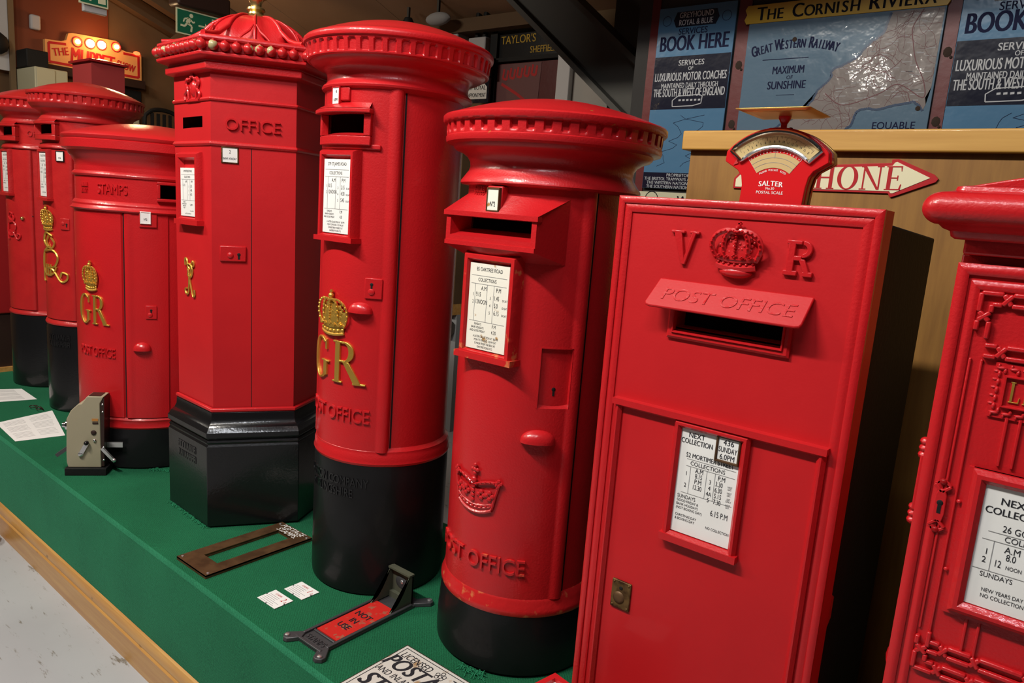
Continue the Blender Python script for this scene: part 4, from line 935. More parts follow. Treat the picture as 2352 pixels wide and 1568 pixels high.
for a, b_, c, d in ((-.40, .13, .46, .13), (-.44, .06, .46, .06), (-.48, -.19, .46, -.19), (-.33, .06, -.33, -.19), (.0, .06, .0, -.19), (.14, .06, .14, -.19)): gr.bar(fN, (a*nW, b_*nH), (c*nW, d*nH), .0009, nn-.0003, nn)
gi.obj('lettering', 'ink', p, smooth=0); gr.obj('ruled_line', 'rule', p, smooth=0)
for a, b_ in ((-.108, .06), (-.108, -.06), (.108, .06), (.108, -.06)): G().ball(fN, a, b_, .005, .004, .003, su=8).obj('rivet', 'red_relief', dr)
# keyhole escutcheon on the left stile
fk = planar((-.134, 0, .912)); g = G()
g.poly(fk, [(-.006, -.028), (.006, -.028), (.009, -.012), (.008, .02), (.004, .03), (-.004, .03), (-.008, .02), (-.009, -.012)], -.001, .007)
for s in (-1, 1):
    for z, k in ((.036, 1), (-.036, -1)): g.bar(fk, (0, z-.012*k), (s*.012, z), .005, 0, .007); g.bar(fk, (s*.012, z), (0, z+.010*k), .005, 0, .006); g.ball(fk, 0, z+.006*k, .005, .006, .004, su=8)
e = g.obj('escutcheon', 'red_relief', dr, bevel=.0012)
G().ball(fk, 0, .006, .0072, .005, .001).box(fk, -.0028, .0028, -.012, .006, .006, .0078).obj('keyhole', 'black_matt', e)
# hinge knuckles and plinth
for z in (.995, .876): 
    g = G()
    for i in range(3): g.ball(IDENT, -W2-.004, .03, z-.012+.012*i, .010, .008, .010, 10, 6)
    g.obj('hinge', 'red_relief', t)
g = G(); g.box(IDENT, -W2-.008, -W2, .02, .05, .885, .985); g.obj('hinge_strap', 'red', t, bevel=.002)
G().lathe([(.0, 0), (.26, 0), (.265, .03), (.24, .10), (.20, .30), (.185, .46), (.20, .52), (.16, .56)], 48, lambda x, y, z: Vector((x, y+.215, z))).obj('pedestal', 'red', t)

# ------------------------------------------------------------------ red scale on the wall box
t = thing('postal_scale', 'red fan-shaped postal scale with chrome-rimmed dial and flat pan, on the wall box', 'scale', (-.578, 1.60, 1.3735))
f = planar((0, 0, 1.417-1.3735))
arc = lambda r, d0, d1, n: [(r*sin(radians(d0+(d1-d0)*i/n)), r*cos(radians(d0+(d1-d0)*i/n))) for i in range(n+1)]
out = arc(.142, -50, 50, 24)+[(.112, .070), (.084, .052), (.076, .040), (.072, .02), (.068, -.0430), (-.068, -.0430), (-.066, .02), (-.070, .040), (-.080, .052), (-.110, .070)]
G().poly(f, out, -.012, .0).obj('face', 'scale_red', t, bevel=.002)
G().poly(f, [(x*1.02+.004*0, y) for x, y in out], -.030, -.012).obj('housing', 'scale_red', t, bevel=.002)
G().poly(f, [(x*1.045, y*1.0) for x, y in out], -.046, -.040).obj('back_plate', 'scale_gold', t, bevel=.002, label='gold-coloured back plate')
G().poly(f, [(x*.95, y*.96) for x, y in out], -.041, -.029).obj('spacer', 'dark_brown', t)
def ringband(r0, r1, d0, d1, n0, n1, n=30):
    g = G(); a = arc(r0, d0, d1, n); b = arc(r1, d0, d1, n)
    for i in range(n): g.poly(f, [a[i], a[i+1], b[i+1], b[i]], n0, n1)
    return g
dl = ringband(.103, .135, -46, 46, -.001, .001).obj('dial', 'scale_cream', t, label='cream dial strip')
g = G(); pth = [(x, y, .003) for x, y in arc(.134, -46, 46, 24)+arc(.101, 46, -46, 24)]
g.tube(f, pth, .0045, 8, True); g.obj('dial_rim', 'chrome', t, label='chrome dial rim')
g = G()
for i in range(65):
    d = -40+80*i/64; r0 = .124; L = .008 if i % 8 == 0 else (.005 if i % 4 == 0 else .003); a = radians(d)
    g.bar(f, (r0*sin(a), r0*cos(a)), ((r0-L)*sin(a), (r0-L)*cos(a)), .0005, .001, .0013)
for i in range(-8, 8):
    a = radians(-i*5-2.5); sn, cs = sin(a), cos(a)
    g.text(lambda u, w_, n, sn=sn, cs=cs: f(.112*sn+u*cs+w_*sn, .112*cs-u*sn+w_*cs, n), str(abs((8-i) % 16)), 0, -.002, .007, .0013, None, .8)
g.obj('graduation', 'ink', dl, smooth=0)
G().poly(f, [(-.090, .062), (-.083, .075), (-.079, .066)], .0012, .0022).obj('pointer', 'ink_red', dl)
fan = ringband(.058, .089, -37, 37, -.001, .0008).obj('rate_chart', 'scale_cream', t, label='cream rate chart')
g = G()
for r_ in (.079, .069): 
    a = arc(r_, -37, 37, 24); g.path(f, a, .0007, .0008, .0011)
g.bar(f, (0, .078), (0, .095), .0006, .0008, .0012); g.obj('ruled_line', 'rule', fan, smooth=0)
g = G(); g.path(f, arc(.0955, -37, 37, 20), .0006, -.001, .0006)
for s in (-1, 1): a = radians(37*s); g.bar(f, (.058*sin(a), .058*cos(a)), (.0955*sin(a), .0955*cos(a)), .0006, -.001, .0006)
for i in range(16):
    a = radians(-34+68*i/15); sn, cs = sin(a), cos(a)
    g.text(lambda u, w_, n, sn=sn, cs=cs: f(.0905*sn+u*cs+w_*sn, .0905*cs-u*sn+w_*cs, n), str(2*i % 16 or 'oz'), 0, -.0005, .005, .0006, None, .8)
for s, dd in (('INLAND', -24), ('POSTAGE', 0), ('RATES', 24)):
    a = radians(dd); sn, cs = sin(a), cos(a)
    g.text(lambda u, w_, n, sn=sn, cs=cs: f(.050*sn+u*cs+w_*sn, .050*cs-u*sn+w_*cs, n), s, 0, .001, .0060, .0006, None, .8, .01)
for i, c in enumerate('SALTER'):
    x = -.0225+.009*i; z = .030-.00025*(i-2.5)**2*1.0
    g.text(sub(f, x-.002, z-.010), c, 0, 0, .0155, .0006, None, .95, .035)
g.text(f, 'No.30', -.002, .012, .0075, .0006, None, 1, .01); g.text(f, 'POSTAL SCALE', -.002, .003, .0088, .0006, None, 1, .01)
g.obj('lettering', 'white_enamel', t, smooth=0)
g = G(); g.tube(IDENT, [(.003, .02, .184), (.003, .02, .211)], .0065, 12); g.tube(IDENT, [(.003, .02, .195), (.003, .02, .205), (.003, .02, .211)], [.007, .013, .013], 12); g.obj('stem', 'scale_red', t)
g = G()
def pan(i, j):
    x = -.076+.152*i/12; y = -.070+.140*j/12; e = max(abs(x)/.076, abs(y)/.07)
    return (x+.005, y+.0, .212+(.004*max(0, e-.85)/.15))
g.grid(pan, 12, 12); o = g.obj('weighing_pan', 'scale_gold', t, label='flat brass-coloured pan'); sm = o.modifiers.new('s', 'SOLIDIFY'); sm.thickness = .002
for x in (-.022, .020, -.075): G().ball(f, x, sqrt(.142**2-x*x), -.015, .005, .004, .003, 8, 5).obj('screw', 'dark_brown', t)

# ------------------------------------------------------------------ counter with arrow sign
t = thing('counter', 'plywood-fronted counter with thick knotty pine ledge behind the wall box', 'counter', (0, 2.5, FL))
g = G(); xbox(g, -1.247, 1.6, .0, .30, 1.605-FL, 1.672-FL); g.obj('ledge', 'pine_pale', t, bevel=.006, seg=3, label='knotty pine ledge')
g = G(); xbox(g, -1.222, 1.6, .03, .06, .0, 1.605-FL); xbox(g, -1.222, -1.19, .06, .28, .0, 1.605-FL); g.obj('front_panel', 'plywood', t, smooth=0, label='varnished plywood panel')
t = thing('arrow_sign', 'cream arrow sign with red border and red lettering on the plywood counter', 'sign', (-.70, 2.53, 1.52))
f = planar((0, -.001, 0))
ar = [(-.345, -.042), (-.345, -.008), (-.312, .030), (.150, .054), (.150, .064), (.168, .066), (.272, .022), (.284, .010), (.278, .0), (.172, -.046), (.160, -.050), (.152, -.038)]
G().poly(f, ar, 0, .006).obj('border', 'sign_red', t, bevel=.001)
inn = [(-.337, -.036), (-.337, -.010), (-.306, .023), (.154, .045), (.160, .055), (.166, .057), (.262, .012), (.166, -.037), (.160, -.037), (.156, -.031)]
b = G().poly(f, inn, .005, .0075).obj('panel', 'arrow_cream', t, label='cream enamel panel')
g = G(); fs_ = lambda u, w_, n: f(u, w_+.02*(u+.06), n)
serif_text(g, fs_, 'PHONE', .034, -.032, .072, .0074, .0085, 1.03, .05); serif_text(g, fs_, 'TELE', -.235, -.026, .066, .0074, .0085, .72, .05)
g.obj('lettering', 'sign_red', t, smooth=0)

# ------------------------------------------------------------------ enamel signs behind the counter
PY = 3.36
def bus_sign(name, label, x0, x1, ztop, zs, ph):
    """blue enamel coach sign: x extent, then heights of its blocks"""
    W = x1-x0; cx = (x0+x1)/2; t = thing('enamel_sign', label, 'sign', (cx, PY-.02, 1.5)); f = planar((0, 0, -1.5))
    zd0, zd1, zb0, zb1 = zs
    G().box(f, -W/2, W/2, zb0, ztop, -.012, .0).obj('panel', 'enamel_blue', t, bevel=.002)
    d1 = G().box(f, -W/2+.002, W/2-.002, zd0, zd1, -.002, .0012).obj('dark_band', 'enamel_navy', t); d2 = G().box(f, -W/2+.002, W/2-.002, zb0+.002, zb1, -.002, .0012).obj('dark_band', 'enamel_navy', t)
    s = W/.39
    hb = G().poly(f, [(-.10*s, ztop-.092), (.10*s, ztop-.092), (.115*s, ztop-.06), (.10*s, ztop-.024), (-.10*s, ztop-.024), (-.115*s, ztop-.06)], -.002, .0012).obj('title_ribbon', 'enamel_navy', t)
    g = G(); g.text(f, 'GREYHOUND', 0, ztop-.052, .036*s, .0015, None, .9, .016, fit=.17*s); g.text(f, 'ROYAL & BLUE', 0, ztop-.085, .036*s, .0015, None, .8, .016, fit=.17*s); g.obj('lettering', 'sign_pale', hb, smooth=0)
    g = G(); g.text(f, 'SERVICES', -.01, ztop-.126, .040*s, .0006, None, .95, .012, fit=.145*s); g.text(f, 'BOOK HERE', 0, zd1+.026, .098*s, .0006, None, .82, .03, fit=.345*s)
    for s_ in (-1, 1): g.path(f, [(s_*.15*s+.022*cos(2*pi*i/16), ztop-.06+.022*sin(2*pi*i/16)) for i in range(17)], .002, -.001, .0006)
    rc = random.Random(int(cx*100)); zz = lin(zb1+.03, zd0-.03, 14)
    c1 = [(-.10+.04*rc.uniform(-1, 1)+.006*i, z) for i, z in enumerate(zz)]; c2 = [(.05+.05*rc.uniform(-1, 1), z) for z in zz]
    g.path(f, c1, .0018, -.001, .0006); g.path(f, c2, .0018, -.001, .0006); g.obj('lettering', 'sign_ink_blue', t, smooth=0)
    g = G()
    for tx, fr, sz, sx in (('SERVICES', .88, .036, .13), ('OF', .79, .024, .025), ('LUXURIOUS MOTOR COACHES', .60, .054, .365), ('MAINTAINED DAILY THROUGH', .46, .034, .29), ('THE SOUTH & WEST OF ENGLAND', .30, .054, .365)):
        g.text(f, tx, 0, zd0+(zd1-zd0)*(fr-.06), sz*s, .0015, None, 1, .016, fit=sx*s)
    pb = [(-.075*s, zd0+.012), (.03*s, zd0+.014), (.072*s, zd0+.024), (.075*s, zd0+.056), (.06*s, zd0+.064), (-.05*s, zd0+.060), (-.078*s, zd0+.04)]
    g.path(f, pb+pb[:1], .004, .0008, .0016)
    for i in range(6): g.bar(f, (-.045*s+.02*s*i, zd0+.040), (-.033*s+.02*s*i, zd0+.041), .008, .0008, .0016)
    g.obj('lettering', 'sign_pale', d1, smooth=0)
    g = G()
    for i, tx in enumerate(('PROPRIETORS', 'THE BRISTOL TRAMWAYS AND CARRIAGE', 'THE WESTERN NATIONAL OMNIBUS', 'THE SOUTHERN NATIONAL OMNIBUS')): g.text(f, tx, .0, zb1-.018-.019*i, .021*s, .0015, None, .75, .01, fit=(.13, .37, .34, .34)[i]*s)
    g.obj('lettering', 'sign_pale', d2, smooth=0)
    return t
bus_sign('a', 'blue and black enamel coach-booking sign left of the map', -1.858, -1.468, 2.350, (1.882, 2.126, 1.505, 1.582), 0)
bus_sign('b', 'blue and black enamel coach-booking sign right of the map, cut by the frame', -.570, -.150, 2.330, (1.866, 2.104, 1.48, 1.56), 1)
# pictorial map
t = thing('enamel_map_sign', 'large pale-blue enamel railway map under a yellow title strip on the dark wall', 'sign', (-1.01, PY-.02, 1.5)); f = planar((1.01, 0, -1.5))
X0, X1, Z0, Z1 = -1.402, -.622, 1.62, 2.242
b = G().box(f, X0, X1, Z0, Z1, -.012, 0).obj('panel', 'map_blue', t, bevel=.002, label='pale blue sea panel')
coast = [(-.816, 2.232), (-.834, 2.159), (-.852, 2.142), (-.878, 2.124), (-.906, 2.094), (-.912, 2.078), (-.930, 2.063), (-.955, 2.052), (-.975, 2.04), (-1.0, 2.033), (-1.018, 2.016), (-1.012, 2.0), (-1.022, 1.983), (-1.040, 1.966), (-1.062, 1.945), (-1.070, 1.925), (-1.077, 1.904), (-1.092, 1.888), (-1.107, 1.871), (-1.15, 1.83), (-1.21, 1.80), (-1.25, 1.77), (-1.22, 1.745), (-1.15, 1.72)]
south = [(-1.08, 1.73), (-1.0, 1.755), (-.94, 1.77), (-.907, 1.799), (-.90, 1.83), (-.895, 1.852), (-.87, 1.862), (-.852, 1.865), (-.82, 1.858), (-.789, 1.863), (-.754, 1.875), (-.72, 1.880), (-.684, 1.886), (-.664, 1.872), (-.656, 1.86), (-.648, 1.850)]
land = coast+south+[(-.640, 1.875), (-.646, 1.90), (X1-.008, 1.94), (X1-.006, Z1-.006), (-.812, Z1-.006)]
g = G()
def triangulate(pts, f, n):
    bm = bmesh.new(); vs = [bm.verts.new(f(x, z, n)) for x, z in pts]; fc = bm.faces.new(vs); r_ = bmesh.ops.triangulate(bm, faces=[fc])
    bm.verts.index_update(); out = ([v.co.copy() for v in bm.verts], [tuple(v.index for v in q.verts) for q in bm.faces]); bm.free(); return out
rj = random.Random(4)
def jag(p):
    out = []
    for a, b_ in zip(p, p[1:]):
        for k in range(5): out.append((a[0]+(b_[0]-a[0])*k/5+(rj.uniform(-.002, .002) if k else 0), a[1]+(b_[1]-a[1])*k/5+(rj.uniform(-.002, .002) if k else 0)))
    return out+[p[-1]]
coast, south = jag(coast), jag(south); land = coast+south+[(-.640, 1.875), (-.646, 1.90), (X1-.008, 1.94), (X1-.006, Z1-.006), (-.812, Z1-.006)]
g.add(*triangulate(land, f, .0008)); g.obj('land', 'map_land', b, smooth=0, label='cream land area of the map')
G().path(f, coast, .009, -.001, .0011).path(f, south, .009, -.001, .0011).obj('coastline', 'map_blue_dark', b, smooth=0)
g = G(); rm = random.Random(11)
def inside(x, z):
    c = False; n = len(land); j = n-1
    for i in range(n):
        a, b_ = land[i], land[j]
        if (a[1] > z) != (b_[1] > z) and x < (b_[0]-a[0])*(z-a[1])/(b_[1]-a[1])+a[0]: c = not c
        j = i
    return c
for q in range(150):
    x, z = rm.uniform(-1.1, X1), rm.uniform(1.75, Z1)
    if not inside(x, z): continue
    a = rm.uniform(0, 2*pi); pts = [(x, z)]
    for i in range(rm.randint(5, 16)):
        a += rm.uniform(-.6, .6); x += .011*cos(a); z += .011*sin(a)
        if not inside(x, z): break
        pts.append((x, z))
    if len(pts) > 2: g.path(f, pts, .0012 if q > 14 else .0024, .0008, .0012)
main = smoothpath([(-.70, 2.235, 0), (-.73, 2.17, 0), (-.72, 2.11, 0), (-.70, 2.04, 0), (-.66, 1.96, 0), (-.655, 1.90, 0), (-.75, 1.955, 0), (-.82, 1.92, 0), (-.95, 1.88, 0), (-1.03, 1.93, 0)], 5)
g.path(f, [(a, c) for a, c, _ in main], .0035, .0008, .0013); g.obj('railway_line', 'rail_line', b, smooth=0)
g = G()
for q in range(120):
    x, z = rm.uniform(-1.0, X1-.04), rm.uniform(1.80, Z1-.02)
    if inside(x-.02, z) and inside(x+.03, z): g.bar(f, (x, z), (x+rm.uniform(.015, .04), z), .0028, .0008, .0011)
g.obj('place_name', 'print_grey', b, smooth=0)
g = G()
for tx, c, arcx in (('GREAT WESTERN RAILWAY', -1.185, .0),):
    n = len(tx)
    for i, ch in enumerate(tx):
        u = (i-(n-1)/2)*.0172; z = 2.140-.55*u*u*1.6-.015
        a = -u*1.5; sn, cs = sin(a), cos(a)
        g.text(lambda uu, ww, nn_, sn=sn, cs=cs, u=u, z=z: f(c+u+uu*cs-ww*sn, z+uu*sn+ww*cs, nn_), ch, 0, 0, .066 if ch in 'GWR' and (i in (0, 6, 14)) else .052, .0008, None, .52, .03)
g.path(f, [(-1.32+.02*i, 2.082-.0006*(i-5)**2*0) for i in range(11)], .003, 0, .0008)
g.text(f, 'MAXIMUM', -1.20, 2.020, .046, .0008, None, .9, .022, fit=.135); g.text(f, 'OF', -1.19, 1.996, .022, .0008, None, 1, .01); g.text(f, 'SUNSHINE', -1.20, 1.956, .048, .0008, None, .9, .022, fit=.165); g.bar(f, (-1.24, 1.93), (-1.16, 1.93), .002, 0, .0008)
g.text(f, 'EQUABLE', -.745, 1.782, .040, .0008, None, .95, .01)
g.obj('lettering', 'sign_ink_blue', b, smooth=0)
yz0, yz1 = 2.240, 2.318
yb_ = G().poly(f, [(-1.416, yz0), (-.622, yz0), (-.612, yz0+.018), (-.622, yz0+.04), (-.612, yz1-.018), (-.622, yz1), (-1.416, yz1), (-1.426, yz1-.018), (-1.416, yz0+.04), (-1.426, yz0+.018)], -.010, .003).obj('title_strip', 'enamel_yellow', t, bevel=.001, label='yellow title strip')
g = G(); x = -1.372
for wd in ('THE', 'CORNISH', 'RIVIERA'):
    for i, ch in enumerate(wd):
        sz = .080 if (i == 0) else .064; k = .058 if ch == 'I' and False else .05
        adv = {'I': .026, 'C': .054, 'O': .056, 'N': .054, 'H': .052, 'R': .05, 'S': .048, 'T': .048, 'E': .046, 'V': .05, 'A': .052}[ch]*sz/.068*.84
        g.text(f, ch, x+adv/2, yz0+.012, sz, .0036, None, .9, .03); x += adv
    x += .030
g.obj('lettering', 'sign_ink', yb_, smooth=0)
for x, z in ((-1.19, 2.16), (-.665, 1.86)): G().ball(f, x, z, .001, .010, .001, su=12, sv=4).obj('rust_spot', 'rust', t)
# red-brown boards between the signs
for lab, x0, x1 in (('narrow dark-red board between coach sign and map', -1.462, -1.404), ('dark-red board right of the map beside the right coach sign', -.620, -.573), ('dark-red upright board at the left edge of the left coach sign', -1.906, -1.862)):
    tb = thing('backing_board', lab, 'board', ((x0+x1)/2, PY-.012, 1.45), None)
    xbox(G(), x0-(x0+x1)/2, x1-(x0+x1)/2, .004, .012, 0, 1.4).obj('board', 'board_red', tb, smooth=0)
    if x0 > -1.8:
        for z in (.36, .62): G().ball(planar((0, .004, z)), 0, 0, .001, .016, .002, .020, 9, 4).ball(planar((.014, .003, z-.02)), 0, 0, .001, .006, .003, .006, 8, 4).obj('rusty_fixing', 'rust', tb)
t = thing('enamel_sign', 'low cream sign with a black ring, partly hidden beside the plywood counter', 'sign', (-1.62, PY-.02, 1.25))
f = planar((0, 0, 0)); G().box(f, -.25, .22, -.10, .238, -.01, 0).obj('panel', 'cream_metal', t, bevel=.002)
g = G(); g.path(f, [(-.178+.034*cos(2*pi*i/24), .205+.034*sin(2*pi*i/24)) for i in range(25)], .004, -.001, .001); g.text(f, 'W', -.01, .175, .07, .001, None, .8, .02); g.obj('lettering', 'sign_ink', t, smooth=0)

# ------------------------------------------------------------------ steelwork and clutter between the boxes
t = thing('roof_brace', 'dark sloping steel roof brace behind the pillar boxes', 'beam', (-2.6, 3.70, 2.4))
f = planar((2.6, 0, -2.4))
def slope_bar(g, p, q, wd, n0, n1): return g.bar(f, p, q, wd, n0, n1)
slope_bar(G(), (-3.32, 2.98), (-1.72, 1.69), .25, -.05, .02).obj('web', 'steel_dark', t); slope_bar(G(), (-3.23, 3.07), (-1.63, 1.78), .03, -.09, .09).obj('flange', 'steel_dark', t); slope_bar(G(), (-3.40, 2.88), (-1.80, 1.59), .03, -.09, .09).obj('flange', 'steel_dark', t)
tag(xbox(G(), -3.33, -3.215, 4.55, 4.65, FL, 2.53).obj('square_post', 'pale_post', bevel=.006), 'pale square post standing below the sloping steel brace', 'post')
t = thing('display_screen', 'pale grey screen with a small pinned paper, right of the pale square post', 'screen', (-2.9, 4.60, FL))
xbox(G(), -.31, .35, 0, .03, 0, 3.02).obj('panel', 'pale_screen', t, smooth=0); G().box(planar((.06, 0, 2.62)), -.07, .07, -.05, .03, 0, .002).obj('paper', 'paper', t, smooth=0, label='small white paper')
# dark framed cabinet with signs
t = thing('framed_cabinet', 'black-framed cabinet with red glazed front behind the stout pillar box', 'cabinet', (-3.63, 4.6, FL))
f = planar((0, 0, 0))
G().box(f, -.36, .29, .9, 2.98, -.05, -.02).obj('back', 'dark_brown', t); gf = G(); gf.box(f, -.38, -.31, .9, 3.26, -.05, .03); gf.box(f, -.36, .29, 3.00, 3.03, -.05, .03); gf.box(f, -.36, .29, 3.22, 3.26, -.05, .03); gf.obj('frame', 'black_matt', t)
G().box(f, -.31, .29, 2.35, 2.99, -.02, 0).obj('red_panel', 'board_red', t)
gp = G().poly(f, [(-.31, 2.70), (-.31, 2.985), (.12, 2.985), (.10, 2.56)], .0, .003).obj('poster', 'poster_maroon', t, label='dull maroon poster')
g = G()
for i in range(5): g.path(f, [(-.24+.07*i, 2.95+.005*i), (-.25+.07*i, 2.88+.005*i), (-.21+.07*i, 2.87+.005*i), (-.20+.07*i, 2.94+.005*i)], .018, .002, .004)
g.path(f, [(-.26, 2.84), (-.10, 2.76), (.06, 2.66)], .022, .002, .004); g.obj('lettering', 'ink_red', gp, smooth=0)
sg = G().box(f, -.31, .29, 3.03, 3.22, -.02, .004).obj('name_board', 'black_gloss', t, label='black board with gilt lettering')
g = G(); g.text(f, "TAYLOR'S", -.12, 3.135, .085, .006, None, .9, .015); g.text(f, 'SHEFFIELD', .13, 3.055, .07, .006, None, .8, .015); g.obj('lettering', 'enamel_yellow', sg, smooth=0)
t = thing('royal_appointment_sign', 'small white curved-top sign beside the black-framed cabinet', 'sign', (-4.07, 4.52, 2.25))
t.name = 'curved_sign'
f = planar((0, 0, 0)); G().box(f, -.13, .12, -.09, .10, -.02, 0).obj('panel', 'enamel_navy', t); pl = G().poly(f, [(-.10, -.06), (.10, -.06), (.10, .03), (.06, .065), (0, .078), (-.06, .065), (-.10, .03)], 0, .003).obj('plate', 'white_enamel', t)
g = G(); g.text(f, 'BY ROYAL', 0, .01, .048, .0035, None, .8, .015); g.text(f, 'APPOINTMENT', 0, -.045, .044, .0035, None, .62, .015); g.obj('lettering', 'sign_ink', pl, smooth=0)
t2 = thing('enamel_sign', 'dark sign with broken white capitals above the small curved-top sign', 'sign', (-4.03, 4.50, 2.40)); f2_ = planar((0, 0, 0))
G().box(f2_, -.09, .10, -.045, .10, -.02, 0).obj('panel', 'black_matt', t2); G().text(f2_, 'ROWN', 0, -.03, .10, .001, None, .6, .02).obj('lettering', 'sign_pale', t2, smooth=0)
# electrical boxes, pipes
t = thing('junction_box', 'grey electrical box with two black cables above the tallest pillar box', 'electrical box', (-4.10, 4.60, 2.60))
xbox(G(), -.10, .08, -.08, .02, -.07, .06).obj('box', 'pale_board', t, bevel=.008)
for x in (-.05, .03): G().tube(IDENT, [(x, -.03, .06), (x, -.03, .24), (x+.02, -.02, .40)], .022, 8).obj('cable', 'black_matt', t)
tag(xbox(G(), -4.85, -4.30, 4.50, 4.64, 2.55, 2.72).obj('trunking_box', 'pale_board', bevel=.01), 'pale grey wall box right of the tallest pillar box lid', 'electrical box')
for i, (x, z, lab) in enumerate(((-4.72, 2.76, 'small dark spotlight on the ceiling edge, left of the other'), (-4.38, 2.78, 'glassy oblong lamp on the ceiling edge'))):
    t = thing('spotlight', lab, 'lamp', (x, 4.35, z))
    if i == 0: G().lathe([(0, -.05), (.04, -.05), (.05, .02), (.03, .06), (0, .06)], 16).obj('housing', 'black_matt', t)
    else: G().ball(IDENT, 0, 0, 0, .13, .05, .05, 16, 8).obj('housing', 'grey_wall', t)
    G().box(IDENT, -.01, .01, -.01, .01, .03, .14).obj('bracket', 'steel_dark', t)
struct(xbox(G(), -4.6, -3.2, 4.48, 4.70, 2.70, 2.80).obj('trim_1', 'beam_brown'))
# display unit seen in the gap between the pillar boxes
t = thing('display_case', 'brown display case on a grey plinth, seen in the gap beside the tallest pillar box', 'case', (-4.45, 4.35, FL))
xbox(G(), -.45, .42, 0, .30, 1.09, 2.55).obj('panel', 'wall_brown', t, smooth=0); xbox(G(), -.45, .42, -.015, .30, 1.0, 1.09).obj('plank', 'pine', t, smooth=0); xbox(G(), -.45, .42, .05, .30, 0, 1.0).obj('plinth', 'grey_wall', t, smooth=0)
G().box(planar((.11, -.002, 1.42)), -.06, .06, -.10, .06, 0, .003).obj('blue_card', 'enamel_blue', t)
G().tube(IDENT, [(-.44, -.01, .89), (.41, -.01, .89)], .06, 16).obj('rail', 'pipe', t, label='grey tubular rail')

# ------------------------------------------------------------------ far left clutter
t = thing('lit_sign', 'cream wooden sign with red border lit by a row of bulbs', 'sign', (-8.35, 3.3, 2.35))
f = planar((0, 0, -2.35+2.0), (0, 1, 0), (0, 0, 1), (1, 0, 0)); f = planar((.3, 0, -2.35), (0, 1, 0), (0, 0, 1), (1, 0, 0))
sh = [(-.44, 2.372), (.45, 2.372), (.45, 2.632), (.30, 2.632), (.255, 2.642), (.235, 2.70), (.20, 2.715), (-.20, 2.700), (-.235, 2.690), (-.255, 2.625), (-.30, 2.605), (-.44, 2.595)]
G().poly(f, sh, -.05, 0).obj('panel', 'sign_amber', t); g = G(); bp_ = [(-.41, 2.40), (.42, 2.40), (.42, 2.61), (.22, 2.61)]; g.path(f, [(-.26, 2.585), (-.41, 2.572), (-.41, 2.40), (.42, 2.40), (.42, 2.61), (.27, 2.61)], .022, -.001, .003); g.obj('border', 'sign_red', t)
g = G()
for s, u, z, sz, rot, wd in (('THE', -.30, 2.475, .10, .25, .14), ('MUPPET', -.02, 2.425, .20, -.03, .40), ('SHOW', .29, 2.455, .10, -.15, .18)):
    sn, cs = sin(rot), cos(rot); g.text(lambda a, b_, n, sn=sn, cs=cs, u=u, z=z: f(u+a*cs-b_*sn, z+a*sn+b_*cs, n), s, 0, 0, sz, .003, None, .75, .03, .1, fit=wd)
g.obj('lettering', 'sign_red', t, smooth=0)
xbox(G(), .24, .36, -.44, .46, -.06, .018).obj('ledge', 'dark_brown', t)
for y, z, m_ in ((-.16, 2.628, 'bulb_glow'), (-.045, 2.636, 'bulb_white'), (.06, 2.645, 'bulb_white'), (.20, 2.656, 'bulb_glow')): 
    G().tube(f, [(y, z, -.002), (y, z, .02)], .044, 14).obj('reflector', 'bulb_red' if m_ == 'bulb_glow' else 'sign_amber', t) if 0 else None
    G().ball(f, y, z, .018, .036 if m_ == 'bulb_white' else .022, .03, None, 14, 8).obj('bulb', m_, t, label='glowing bulb')
    g = G(); g.tube(f, [(y+.044*cos(2*pi*i/18), z+.044*sin(2*pi*i/18), .004) for i in range(18)], .006, 6, True); g.obj('bulb_ring', 'sign_red', t)
G().ball(f, .40, 2.635, .01, .035, .02, .02, 12, 6).obj('side_lamp', 'bulb_red', t, label='small red lamp')
t = thing('square_cabinet', 'dull red square column with a flat lid behind the pillar box at the left', 'cabinet', (-5.755, 2.38, FL))
xbox(G(), -.155, .155, -.11, .11, 0, 2.14-FL).obj('body', 'lantern_red', t, smooth=0)
g = G(); g.grid(lambda i, j: (-.175+.35*i/8, -.13+.26*j/8, 2.145-FL+.035*(1-max(abs(i-4), abs(j-4))/4)), 8, 8); g.box(IDENT, -.175, .175, -.13, .13, 2.132-FL, 2.146-FL); g.obj('lid', 'kiosk_red', t)
t = thing('red_cabinet', 'dark red cabinet with a small cream poster, at the left edge of the frame', 'cabinet', (-6.02, 1.92, 0))
xbox(G(), -.30, .30, -.26, .26, .40, 1.22).obj('body', 'kiosk_red', t, bevel=.01); xbox(G(), -.28, .28, -.24, .24, .03, .40).obj('base', 'dark_brown', t); xbox(G(), -.31, .31, -.28, .27, 0, .03).obj('foot_rail', 'pine', t, label='pine foot rail')
G().box(planar((.15, -.26, .98)), -.12, .12, -.16, .20, 0, .004).obj('poster', 'cream_plate', t, smooth=0, label='cream and yellow poster'); G().ball(planar((.22, -.26, .72)), 0, 0, .01, .015, .015).obj('knob', 'brass', t)
struct(xbox(G(), -8.12, -8.10, 2.50, 3.45, 2.30, 3.05).obj('trim_2', 'mahogany', smooth=0))
t = thing('notice_board', 'pale grey board with a round dark lamp at the top left corner', 'board', (-8.03, 2.40, FL))
xbox(G(), -.03, .0, -.25, .155, 2.78, 3.6).obj('panel', 'pale_board', t, smooth=0); xbox(G(), -.02, .02, .155, .20, 0, 3.6).obj('upright', 'wall_warm', t, smooth=0)
G().ball(planar((0, .05, 3.0), (0, 1, 0), (0, 0, 1), (1, 0, 0)), 0, 0, .04, .10, .06).obj('lamp', 'black_matt', t)
tag(xbox(G(), -8.10, -8.04, 2.745, 2.83, 2.66, 2.79).obj('alarm_sensor', 'pale_board', bevel=.015), 'white plastic sensor on the red-brown boarding at the upper left', 'sensor')
